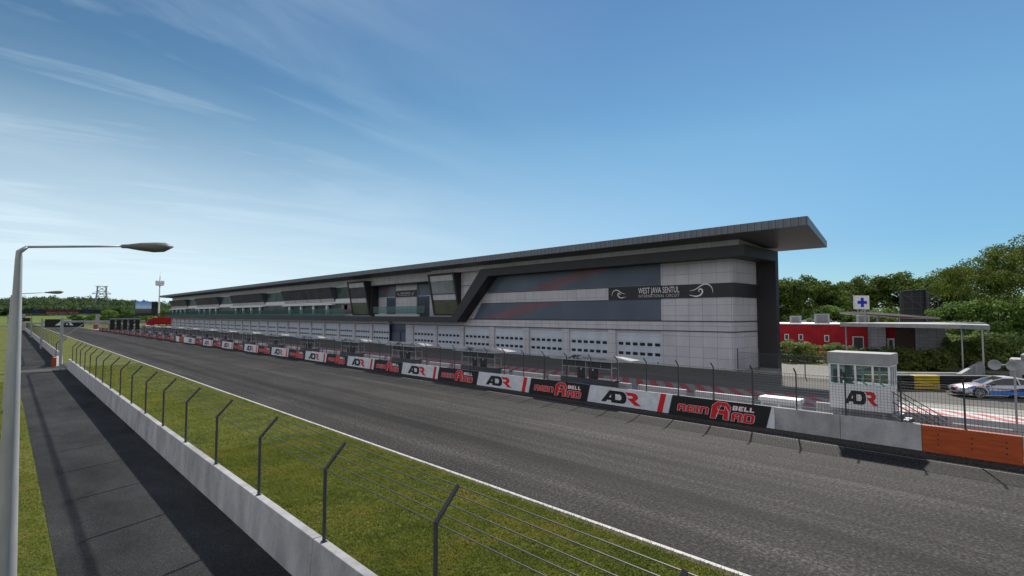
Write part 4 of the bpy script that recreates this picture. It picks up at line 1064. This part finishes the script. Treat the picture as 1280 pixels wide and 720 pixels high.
# ------------------------------------------------------------------ foliage
def leaf_mesh(name, centers, radii, per, size, m, flat=1., up=.35):
    """leaf-sized quads scattered through many clumps"""
    C_ = np.repeat(np.array(centers), per, 0); R_ = np.repeat(np.array(radii), per)[:, None]
    n = len(C_)
    d = rng.normal(size=(n, 3)); d /= np.linalg.norm(d, axis=1)[:, None]
    r = rng.uniform(.25, 1, n)[:, None]**.5
    p = C_+d*r*R_*np.array([1, 1, flat])
    nn = d+rng.normal(0, .6, (n, 3))+np.array([0, 0, up]); nn /= np.linalg.norm(nn, axis=1)[:, None]
    a = np.cross(nn, rng.normal(size=(n, 3))); a /= np.linalg.norm(a, axis=1)[:, None]; b = np.cross(nn, a)
    s = (size*rng.uniform(.55, 1.35, n))[:, None]
    V = np.stack([p-a*s, p-b*s*.55, p+a*s, p+b*s*.55], 1).reshape(-1, 3)
    me = bpy.data.meshes.new(name); me.vertices.add(n*4); me.vertices.foreach_set('co', V.ravel())
    me.loops.add(n*4); me.loops.foreach_set('vertex_index', np.arange(n*4)); me.polygons.add(n)
    me.polygons.foreach_set('loop_start', np.arange(0, n*4, 4)); me.update(calc_edges=True); me.materials.append(M[m]); return me
def make_tree(name, h, rad, crown_h, trunk_r, nclump, clump_r, per, leaf, m, kind='round', seed=1):
    rs = np.random.default_rng(seed)
    root = bpy.data.objects.new(name, None); COL.objects.link(root)
    t = MB(); fork = h-crown_h*.95
    pts = [(0, 0, 0), (.02*h, .01*h, fork*.5), (.0, .03*h, fork)]
    t.path(pts, [trunk_r*1.25, trunk_r, trunk_r*.85], 9)
    C_, R_ = [], []
    for i in range(nclump):
        a = rs.uniform(0, 2*pi); u = rs.uniform(0, 1)**.5
        if kind == 'umbrella':
            rr = rad*u; z = h-crown_h*(.12+.62*(u**2))+rs.uniform(-.25, .12)*crown_h; z = min(z, h-clump_r*.4)
        else:
            zf = rs.uniform(0, 1); prof = sin(pi*min(1, .18+.72*zf))**.6
            rr = rad*prof*rs.uniform(.35, 1); z = h-crown_h+crown_h*zf*.9
        C_.append((rr*cos(a), rr*sin(a), z)); R_.append(clump_r*rs.uniform(.55, 1.25))
    for i in range(0, nclump, max(1, nclump//14)):
        c = C_[i]; mid = (c[0]*.45, c[1]*.45, fork+(c[2]-fork)*.55)
        t.path([pts[-1], mid, c], [trunk_r*.5, trunk_r*.28, trunk_r*.08], 6)
    o = build('trunk', t, 'bark', None, smooth=True); o.parent = root
    cr = bpy.data.objects.new('crown', leaf_mesh('crown', C_, R_, per, leaf, m, .62 if kind == 'umbrella' else .8)); COL.objects.link(cr); cr.parent = root
    return root
protos = {
 'umbrella': make_tree('rain_tree', 14.0, 8.5, 7.5, .45, 90, 1.5, 110, .26, 'leaf', 'umbrella', 3),
 'round': make_tree('broadleaf_tree', 13.0, 5.6, 10.5, .38, 90, 1.5, 100, .26, 'leaf', 'round', 4),
 'lite': make_tree('young_tree', 8.0, 3.8, 7.0, .2, 60, 1.1, 90, .22, 'leaf_lite', 'round', 5),
 'bush': make_tree('bush', 3.1, 1.75, 2.9, .07, 60, .55, 60, .13, 'leaf_hedge', 'round', 6),
}
used = set()
def plant(kind, x, y, sc, label, cat, grp, zsc=None, rz=None, name=None):
    o = protos[kind] if kind not in used else copy_tree(protos[kind]); used.add(kind)
    o.location = (x, y, 0); o.rotation_euler = (0, 0, random.uniform(0, 6.28) if rz is None else rz); o.scale = (sc, sc, zsc or sc)
    tag(o, label, cat, grp); return o
GT = 'trees behind the red building'
for i, (k, x, y, s, zs_, lb) in enumerate([
  ('umbrella', 113, 43.5, .95, .92, 'broad dark tree just right of the end of the pit building roof'),
  ('umbrella', 119, 37.5, 1.05, .98, 'spreading dark tree with visible forked trunk above the rooftop units of the red building'),
  ('round', 125, 46, 1.1, 1.0, 'tall dark tree at the back, between the two spreading ones nearest the roof'),
  ('round', 128, 33.5, 1.0, .86, 'lower dark tree left of the blue cross sign'),
  ('umbrella', 137, 29.5, 1.1, 1.02, 'wide dark tree directly above the blue cross sign'),
  ('umbrella', 138, 22.5, 1.25, 1.05, 'wide dark tree behind the big black screen'),
  ('round', 140, 17, 1.1, .98, 'tall dark tree right of the big black screen'),
  ('round', 122, 52, 1.1, .95, 'dark tree half hidden behind the pit building corner'),
  ('round', 146, 38, 1.2, 1.0, 'distant dark tree filling the gap above the red building'),
  ('lite', 103, 27.5, 1.0, .92, 'light green round tree left of the cross sign, behind the rooftop units'),
  ('lite', 104, 22.0, .95, .85, 'light green round tree right below the cross sign'),
  ('lite', 112, 35, 1.0, .85, 'light green tree beside the white tent roof'),
  ('lite', 112, 23.6, .9, .8, 'light green tree just left of the big black screen'),
  ('lite', 108, 11.5, 1.1, .98, 'light green tree right of the big black screen'),
  ('lite', 104, 6.5, 1.3, 1.12, 'large light green tree under the overhanging crown at right'),
  ('lite', 104, 1.2, 1.3, 1.0, 'light green tree at the right edge beneath the overhanging crown'),
  ('lite', 98, 9.5, .9, .6, 'small green tree beyond the canopy posts'),
  ('round', 150, 8, 1.1, .72, 'far dark tree at the right behind the circuit loop'),
  ('round', 152, -4, 1.2, .72, 'far dark tree nearest the right edge behind the circuit loop')]):
    plant(k, x, y, s, lb, 'tree', GT, zs_)
big = make_tree('rain_tree', 13.9, 12.4, 6.9, .55, 230, 1.6, 420, .125, 'leaf_olive', 'umbrella', 11)
big.location = (79, -2.2, 0); big.rotation_euler = (0, 0, 2.2)
for (ex, ey, ez, r0) in ((-4.6, 4.6, 9.2, .34), (-6.5, 1.5, 8.2, .26), (-1.5, 5.5, 8.8, .24)):
    c_, s_2 = cos(-2.2), sin(-2.2); lx_, ly_ = ex*c_-ey*s_2, ex*s_2+ey*c_
    lb_ = MB(); lb_.tube([(0, 0, 2.6), (lx_*.25, ly_*.25, 4.4), (lx_*.6, ly_*.6, 6.4), (lx_, ly_, ez)], [r0*1.2, r0, r0*.7, r0*.3], 9)
    lo_ = build('limb', lb_, 'bark', None, smooth=True); lo_.parent = big
tag(big, 'huge spreading tree with flat olive green crown hanging in from the right edge', 'tree')
GB = 'round bushes along the yard'
for i, (x, y, s, lb) in enumerate([
  (66.9, 22.6, 1.15, 'dark green bush touching the black corner pillar of the pit building'),
  (68.2, 21.0, 1.05, 'dark green bush in front of the two small windows of the red building'),
  (70.5, 18.6, 1.0, 'dark green bush in front of the larger window of the red building'),
  (71.2, 17.0, .85, 'low bush behind the left end of the control cabin roof'),
  (70.2, 15.2, .85, 'low bush behind the middle of the control cabin roof'),
  (66.2, 12.2, 1.05, 'dark bush just right of the control cabin roof'),
  (66.0, 10.4, 1.0, 'dark bush in front of the brown panel'),
  (66.5, 8.8, 1.0, 'dark bush in front of the right block wall'),
  (84, 9.6, 1.1, 'bush behind the canopy near the right block wall'),
  (80, 8.7, 1.1, 'bush between the two thin canopy posts, farther back'),
  (73.5, 7.0, 1.1, 'bush beside the tall thin canopy post'),
  (72.0, 5.0, 1.2, 'bush behind the end of the low wall'),
  (73, 2.9, 1.2, 'bush left of the grey concrete box'),
  (82, 6.4, 1.3, 'taller bush farther back between the canopy posts and the grey box'),
  (83, 3.6, 1.3, 'taller bush behind the grey concrete box'),
  (76, .6, 1.2, 'bush at the right edge above the grey box')]):
    plant('bush', x, y, s*(.92 if x < 72 else 1.05), lb, 'bush', GB, s*(.7 if x < 72 else .88))

# tree groups left: behind the track bend, and beside the video screen
GL = 'trees beyond the far gantry'
rt = random.Random(5)
xs_ = [(44, 400, 'first'), (48, 415, 'second'), (54, 398, 'third'), (57, 392, 'fourth'), (62, 425, 'fifth'), (50, 430, 'sixth'), (41, 440, 'seventh'), (35, 455, 'eighth'), (66, 410, 'ninth'), (70, 440, 'tenth')]
for x, y, w_ in xs_:
    plant('lite', x, y, rt.uniform(1.1, 1.4), f'rounded green tree beyond the start gantry, {w_} of the row near the video screen', 'tree', GL, rt.uniform(.9, 1.15))
GH = 'dense green trees behind the red lorry'
for i, (x, y) in enumerate([(60, 318), (64, 316), (68, 314), (72, 312), (76, 310), (80, 309), (84, 308), (66, 322), (74, 322)]):
    plant('lite', x, y, 1.15, f'dense bright green tree behind the red lorry, {ORD[i]} from the video screen', 'tree', GH, 1.05)
# far wood on low hills
def hill_h(x, y):
    r = max(0., y-430)
    return 12.5*min(1, r/260)*(.75+.25*sin(x*.011+1.2)+.18*sin(x*.03)) if y > 430 else 0
hm = MB(); nx, ny = 60, 20; X_ = np.linspace(-420, 700, nx); Y_ = np.linspace(430, 1100, ny)
hm.add([(x, y, hill_h(x, y)-.05) for y in Y_ for x in X_], [(j*nx+i, j*nx+i+1, (j+1)*nx+i+1, (j+1)*nx+i) for j in range(ny-1) for i in range(nx-1)])
struct('hills', hm, 'far_grass')
C_, R_ = [], []
for k in range(1500):
    x = rng.uniform(-160, 330); y = rng.uniform(560, 900)
    hh = rng.uniform(6, 11)
    zb = hill_h(x, y); 
    for j in range(3): C_.append((x+rng.normal(0, 1.6), y+rng.normal(0, 1.6), zb+hh*(.35+.22*j))); R_.append(rng.uniform(2.4, 4.2))
for k in range(260):   # lighter front row
    x = rng.uniform(-120, 120); y = rng.uniform(520, 560)-0*x
    for j in range(2): C_.append((x+rng.normal(0, 1.5), y, 2.2+2.6*j+hill_h(x, y))); R_.append(rng.uniform(2.2, 3.4))
fw = bpy.data.objects.new('far_wood', leaf_mesh('far_wood', C_, R_, 46, .95, 'leaf_far', .85)); COL.objects.link(fw); fw['kind'] = 'stuff'
tag(fw, 'far dark green wood along the low hills on the horizon', 'wood')
C_, R_ = [], []
for k in range(420):
    x = rng.uniform(165, 330); y = rng.uniform(-160, 300)
    for j in range(3): C_.append((x+rng.normal(0, 1.6), y+rng.normal(0, 1.6), 2.5+2.6*j)); R_.append(rng.uniform(2.2, 3.6))
fw = bpy.data.objects.new('far_wood', leaf_mesh('far_wood2', C_, R_, 60, .6, 'leaf_far', .85)); COL.objects.link(fw); fw['kind'] = 'stuff'
tag(fw, 'far green wood behind the circuit loop and the pit building', 'wood')

# ------------------------------------------------------------------ race car
def race_car():
    t = thing('race_car', 'white race coupe with blue and red livery standing in front of the striped barrier', 'car', (0, 0, 0))
    # x forward from rear (0) to nose (4.75); y width; z up (local), nose towards +x
    st_ = [(0.0, .72, .38, .86, .62), (.12, .86, .3, 1.0, .74), (.5, .94, .24, 1.06, .80), (1.1, .96, .2, 1.0, .82), (1.9, .94, .18, .93, .82), (2.9, .94, .18, .94, .84), (3.4, .96, .2, .92, .84), (4.0, .95, .2, .84, .80), (4.4, .9, .2, .74, .70), (4.65, .76, .22, .62, .60), (4.75, .6, .28, .52, .5)]
    vs = []; n = 12
    for x, w, zb, zt, zs_ in st_:
        prof = [(-w*.85, zb), (-w, zb+.1), (-w, (zb+zs_)/2), (-w*.97, zs_-.04), (-w*.86, zt-.05), (-w*.45, zt), (w*.45, zt), (w*.86, zt-.05), (w*.97, zs_-.04), (w, (zb+zs_)/2), (w, zb+.1), (w*.85, zb)]
        vs += [(x, y, z) for y, z in prof]
    fs = [(i*n+k, (i+1)*n+k, (i+1)*n+(k+1) % n, i*n+(k+1) % n) for i in range(len(st_)-1) for k in range(n)]+[tuple(range(n)), tuple(range((len(st_)-1)*n, len(st_)*n))[::-1]]
    b = MB().add(vs, fs); body = build('body', b, 'car_body', t, smooth=True)
    md = body.modifiers.new('s', 'SUBSURF'); md.levels = 2; md.render_levels = 2
    # cabin
    cs = [(.45, .62, .99, 1.0), (1.05, .74, .98, 1.27), (1.6, .76, .95, 1.36), (2.2, .75, .93, 1.35), (2.75, .76, .92, 1.2), (3.3, .78, .9, .93)]
    vs = []
    for x, w, zb, zt in cs: vs += [(x, -w, zb-.08), (x, -w*.78, zt-.04), (x, -w*.5, zt), (x, w*.5, zt), (x, w*.78, zt-.04), (x, w, zb-.08)]
    m = 6; fs = [(i*m+k, (i+1)*m+k, (i+1)*m+(k+1) % m, i*m+(k+1) % m) for i in range(len(cs)-1) for k in range(m)]+[tuple(range(m)), tuple(range((len(cs)-1)*m, len(cs)*m))[::-1]]
    g_ = build('window_glass', MB().add(vs, fs), 'car_glass', t, smooth=False)
    r = MB()
    r.add([(1.0, -.56, 1.262), (1.6, -.6, 1.352), (2.25, -.58, 1.352), (2.25, .58, 1.352), (1.6, .6, 1.352), (1.0, .56, 1.262),
           (1.0, -.5, 1.30), (1.6, -.5, 1.39), (2.25, -.48, 1.385), (2.25, .48, 1.385), (1.6, .5, 1.39), (1.0, .5, 1.30)],
          [(6, 7, 10, 11), (7, 8, 9, 10), (0, 1, 7, 6), (1, 2, 8, 7), (2, 3, 9, 8), (3, 4, 10, 9), (4, 5, 11, 10), (5, 0, 6, 11)])
    for s in (-1, 1):
        r.path([(.45, s*.66, .98), (1.05, s*.62, 1.24), (1.6, s*.635, 1.33), (2.2, s*.62, 1.32), (2.75, s*.63, 1.17), (3.3, s*.74, .9)], .032, 6)
        r.bar((1.5, s*.62, 1.33), (1.42, s*.78, .92), .035, 6)
    build('roof', r, 'car_white', t)
    for x in (.92, 3.72):
        for s in (-1, 1):
            w = MB(); n2 = 28
            w.bar((x, s*.72, .33), (x, s*.965, .33), .335, n2); wh = build('wheel', w, 'rubber', t, smooth=False)
            w = MB(); w.bar((x, s*.966, .33), (x, s*.972, .33), .26, n2)
            build('rim', w, 'frame', wh)
            w = MB(); w.bar((x, s*.973, .33), (x, s*.98, .33), .05, 12)
            for k in range(10): a = 2*pi*k/10; w.bar((x, s*.976, .33), (x+.25*cos(a), s*.976, .33+.25*sin(a)), .016, 4)
            for k in range(n2): a, a2 = 2*pi*k/n2, 2*pi*(k+1)/n2; w.bar((x+.25*cos(a), s*.976, .33+.25*sin(a)), (x+.25*cos(a2), s*.976, .33+.25*sin(a2)), .016, 4, cap=False)
            build('spokes', w, 'rim', wh)
            w = MB(); 
            for k in range(14):
                a, a2 = pi*k/14, pi*(k+1)/14
                w.bar((x+.375*cos(a), s*.955, .33+.375*sin(a)), (x+.375*cos(a2), s*.955, .33+.375*sin(a2)), .03, 5, cap=False)
            build('wheel_arch', w, 'rubber', t)
    for s in (-1, 1):
        h = MB(); h.prism([(4.33, .6), (4.66, .52), (4.62, .6), (4.2, .71)], 'y', s*.62, s*.93); hl = build('headlight', h, 'headlight', t)
        h = MB(); h.box(4.42, 4.74, s*.66-.12, s*.66+.12, .3, .42); build('air_intake', h, 'rubber', t)
        h = MB(); h.box(2.95, 3.08, s*.98, s*.98+s*.16, .88, 1.0); build('mirror', h, 'rubber', t)
    for s in (-1, 1):
        k = MB(); k.box(4.6, 4.78, s*.14-.11, s*.14+.11, .42, .6); gr_ = build('grille', k, 'rubber', t)
        k = MB(); k.box(4.58, 4.775, s*.14-.135, s*.14+.135, .605, .625); k.box(4.58, 4.775, s*.14-.135, s*.14+.135, .395, .415); k.box(4.58, 4.775, s*.28-.012, s*.28+.012, .415, .605); build('grille_surround', k, 'red', gr_)
    k = MB(); k.prism([(4.3, .2), (4.86, .17), (4.86, .2), (4.3, .24)], 'y', -.88, .88); build('splitter', k, 'rubber', t)
    k = MB(); k.box(.0, .32, -.9, .9, 1.36, 1.4); k.box(.0, .34, -.93, -.9, 1.2, 1.45); k.box(.0, .34, .9, .93, 1.2, 1.45)
    k.box(.12, .2, -.5, -.47, .98, 1.36); k.box(.12, .2, .47, .5, .98, 1.36); build('rear_wing', k, 'rubber', t)
    for s in (-1, 1):   # side graphics
        k = MB(); X_ = s*.962
        k.ngon([(3.25, X_, .28), (1.3, X_, .28), (1.3, X_, .66), (2.2, X_, .56), (3.2, X_, .5)][::s]); build('blue_side_stripe', k, 'car_blue', t)
        k = MB(); k.ngon([(1.28, X_, .3), (.2+.2, X_, .42), (.42, X_, .76), (1.5, X_, .72), (2.3, X_, .5), (1.28, X_, .52)][::s]); build('navy_side_stripe', k, 'blue_paint', t)
    q = MB(); sh = text2d('Safety Car', 1.); mx = max(v[0] for v in sh[0]); place2d(q, sh, (2.75, .968, .62), (-1, 0, 0), (0, 0, 1), sx=.85/mx, sy=.16); build('lettering', q, 'orange', t)
    return t
# livery: black scribble on the front wings, blue and red bands across the bonnet
m, nt, bb = _nt('car_body'); tc = nt.nodes.new('ShaderNodeTexCoord'); sp = nt.nodes.new('ShaderNodeSeparateXYZ'); nt.links.new(tc.outputs['Object'], sp.inputs[0])
def mth(op, a, v):
    q = nt.nodes.new('ShaderNodeMath'); q.operation = op
    nt.links.new(a, q.inputs[0])
    if isinstance(v, (int, float)): q.inputs[1].default_value = v
    else: nt.links.new(v, q.inputs[1])
    return q.outputs[0]
wv = nt.nodes.new('ShaderNodeTexWave'); wv.inputs['Scale'].default_value = 2.2; wv.inputs['Distortion'].default_value = 14; wv.inputs['Detail'].default_value = 2
nt.links.new(tc.outputs['Object'], wv.inputs['Vector'])
scr = mth('MULTIPLY', mth('GREATER_THAN', wv.outputs['Fac'], .8), mth('MULTIPLY', mth('GREATER_THAN', sp.outputs[0], 3.0), mth('LESS_THAN', sp.outputs[0], 4.25)))
c = _mix(nt, scr, (.46, .48, .53), (.03, .03, .035))
ay = mth('ABSOLUTE', sp.outputs[1], 0)
d1_ = mth('ADD', ay, mth('MULTIPLY', sp.outputs[0], .35))
c = _mix(nt, mth('MULTIPLY', mth('COMPARE', d1_, 2.02), 1.), c, c)
hi = mth('GREATER_THAN', sp.outputs[2], .62)
blu = mth('MULTIPLY', hi, mth('MULTIPLY', mth('GREATER_THAN', d1_, 2.1), mth('GREATER_THAN', sp.outputs[0], 3.9)))
c = _mix(nt, blu, c, (.03, .09, .4))
rd = mth('MULTIPLY', hi, mth('MULTIPLY', mth('GREATER_THAN', d1_, 1.82), mth('MULTIPLY', mth('LESS_THAN', d1_, 1.94), mth('GREATER_THAN', sp.outputs[0], 3.2))))
c = _mix(nt, rd, c, (.6, .02, .02))
nt.links.new(c, bb.inputs['Base Color']); bb.inputs['Roughness'].default_value = .25; bb.inputs['Coat Weight'].default_value = .5; M['car_body'] = m
M['car_white'] = mat('car_white', (.62, .63, .66), .28, .03, 1); M['car_blue'] = mat('car_blue', (.03, .16, .55), .3, .05, 1)
car = race_car()
# nose at (46.5, 5.4), heading
hd = math.atan2(1.72, -1.05)
car.rotation_euler = (0, 0, hd); car.location = (46.75-4.75*cos(hd), 5.35-4.75*sin(hd), .006)

# ------------------------------------------------------------------ sky, sun, camera
SUN_EL = radians(36); SUN_DIR = np.array([1.0, .36, 0]); az = math.atan2(SUN_DIR[0], SUN_DIR[1])
w = bpy.data.worlds.new('World'); scene.world = w; w.use_nodes = True; nt = w.node_tree; nt.nodes.clear()
out = nt.nodes.new('ShaderNodeOutputWorld'); bg = nt.nodes.new('ShaderNodeBackground'); sky = nt.nodes.new('ShaderNodeTexSky')
sky.sky_type = 'NISHITA'; sky.sun_disc = False; sky.sun_elevation = SUN_EL; sky.sun_rotation = az; sky.altitude = 0
sky.air_density = 1.0; sky.dust_density = 0.; sky.ozone_density = 2.5
tc = nt.nodes.new('ShaderNodeTexCoord'); sp = nt.nodes.new('ShaderNodeSeparateXYZ'); nt.links.new(tc.outputs['Generated'], sp.inputs[0])
def wm(op, a, b_):
    q = nt.nodes.new('ShaderNodeMath'); q.operation = op
    for v, s in ((a, q.inputs[0]), (b_, q.inputs[1])):
        if isinstance(v, (int, float)): s.default_value = v
        else: nt.links.new(v, s)
    return q.outputs[0]
zz = wm('MAXIMUM', wm('ADD', sp.outputs[2], .09), .02)
cb = nt.nodes.new('ShaderNodeCombineXYZ'); nt.links.new(wm('DIVIDE', sp.outputs[0], zz), cb.inputs[0]); nt.links.new(wm('DIVIDE', sp.outputs[1], zz), cb.inputs[1])
def cl(rot, sc, nscale, lo, hi, detail=7, loc=(0, 0, 0)):
    mp = nt.nodes.new('ShaderNodeMapping'); mp.inputs['Rotation'].default_value = (0, 0, rot); mp.inputs['Scale'].default_value = sc; mp.inputs['Location'].default_value = loc
    nt.links.new(cb.outputs[0], mp.inputs['Vector'])
    n = nt.nodes.new('ShaderNodeTexNoise'); n.inputs['Scale'].default_value = nscale; n.inputs['Detail'].default_value = detail; n.inputs['Roughness'].default_value = .62; n.inputs['Distortion'].default_value = .6
    nt.links.new(mp.outputs[0], n.inputs['Vector'])
    return _ramp(nt, n.outputs['Fac'], [(lo, 0.), (hi, 1.)])
streak = cl(radians(58), (.45, 1.3, 1), .85, .47, .8, 9, (1.3, .4, 0))
veil = cl(radians(20), (.5, 1.0, 1), .35, .42, .8, 5, (3, 1, 0))
left = wm('MULTIPLY', wm('ADD', wm('SUBTRACT', sp.outputs[1], sp.outputs[0]), .85), .62)   # more cloud towards +y
lc = nt.nodes.new('ShaderNodeClamp'); nt.links.new(left, lc.inputs[0])
lc2 = nt.nodes.new('ShaderNodeClamp'); nt.links.new(wm('MULTIPLY', wm('ADD', wm('SUBTRACT', sp.outputs[1], sp.outputs[0]), .22), .95), lc2.inputs[0])
lowz = nt.nodes.new('ShaderNodeMapRange'); lowz.interpolation_type = 'SMOOTHSTEP'; lowz.inputs['From Min'].default_value = .38; lowz.inputs['From Max'].default_value = .03; nt.links.new(sp.outputs[2], lowz.inputs['Value'])
hz = wm('MULTIPLY', lowz.outputs[0], wm('ADD', .02, wm('MULTIPLY', lc.outputs[0], .8)))
cloud = wm('ADD', hz, wm('MULTIPLY', wm('ADD', wm('MULTIPLY', streak, wm('MULTIPLY', lc2.outputs[0], .7)), wm('MULTIPLY', veil, .28)), wm('MULTIPLY', wm('SUBTRACT', 1., wm('MULTIPLY', hz, .6)), lc2.outputs[0])))
cc = nt.nodes.new('ShaderNodeClamp'); nt.links.new(cloud, cc.inputs[0]); cc.inputs['Max'].default_value = .86
tint = _mix(nt, 1., sky.outputs[0], (.80, .98, 1.08), 'MULTIPLY')
# thinner glow low in the sky
lowf = _ramp(nt, sp.outputs[2], [(0., (.60, .70, .80)), (.12, (.62, .74, .80)), (.3, (.95, 1.05, .94)), (.6, (.98, 1.0, 1.))])
tint = _mix(nt, 1., tint, lowf, 'MULTIPLY')
mixc = _mix(nt, cc.outputs[0], tint, (9.0, 10.9, 11.9))
# added cloud fill out of view, west and south, brightening the shaded facade
fill_cloud = wm('ADD', wm('MULTIPLY', sp.outputs[0], -.85), wm('MULTIPLY', sp.outputs[1], -.55))
mr = nt.nodes.new('ShaderNodeMapRange'); mr.inputs['From Min'].default_value = -.02; mr.inputs['From Max'].default_value = .45; nt.links.new(fill_cloud, mr.inputs['Value'])
bn = cl(.3, (.5, .8, 1), 1.3, .3, .6, 6, (7, 2, 0))
up = nt.nodes.new('ShaderNodeMapRange'); up.inputs['From Min'].default_value = 0.; up.inputs['From Max'].default_value = .12; nt.links.new(sp.outputs[2], up.inputs['Value'])
bf = wm('MULTIPLY', mr.outputs[0], wm('MULTIPLY', up.outputs[0], wm('ADD', .55, wm('MULTIPLY', bn, .45))))
mixc = _mix(nt, bf, mixc, (9.6, 9.6, 9.9))
nt.links.new(mixc, bg.inputs['Color']); bg.inputs['Strength'].default_value = .07; nt.links.new(bg.outputs[0], out.inputs[0])

L = bpy.data.lights.new('sun', 'SUN'); L.energy = 4.4; L.angle = radians(1.1); L.color = (1, .95, .87)
so = bpy.data.objects.new('sun', L); COL.objects.link(so)
dv = np.array([SUN_DIR[0], SUN_DIR[1], 0.]); dv /= np.linalg.norm(dv); dv = np.array([dv[0]*cos(SUN_EL), dv[1]*cos(SUN_EL), sin(SUN_EL)])
import mathutils
so.rotation_euler = mathutils.Vector(dv).to_track_quat('Z', 'Y').to_euler(); so.location = (60, 30, 60)

cam = bpy.data.cameras.new('camera'); co = bpy.data.objects.new('camera', cam); COL.objects.link(co); scene.camera = co
f_px = 660.; cam.sensor_width = 36; cam.lens = f_px/1280*36; cam.clip_end = 6000; cam.clip_start = .1
pitch = atan(33.5/f_px); yaw = atan(634*cos(pitch)/f_px)
co.location = (0, 0, 5.5); co.rotation_euler = (pi/2+pitch, 0, -yaw)
scene.view_settings.view_transform = 'Standard'; scene.view_settings.look = 'None'; scene.view_settings.exposure = .35; scene.view_settings.gamma = 1
scene.cycles.max_bounces = 6; scene.cycles.transparent_max_bounces = 12
scene.cycles.use_denoising = True
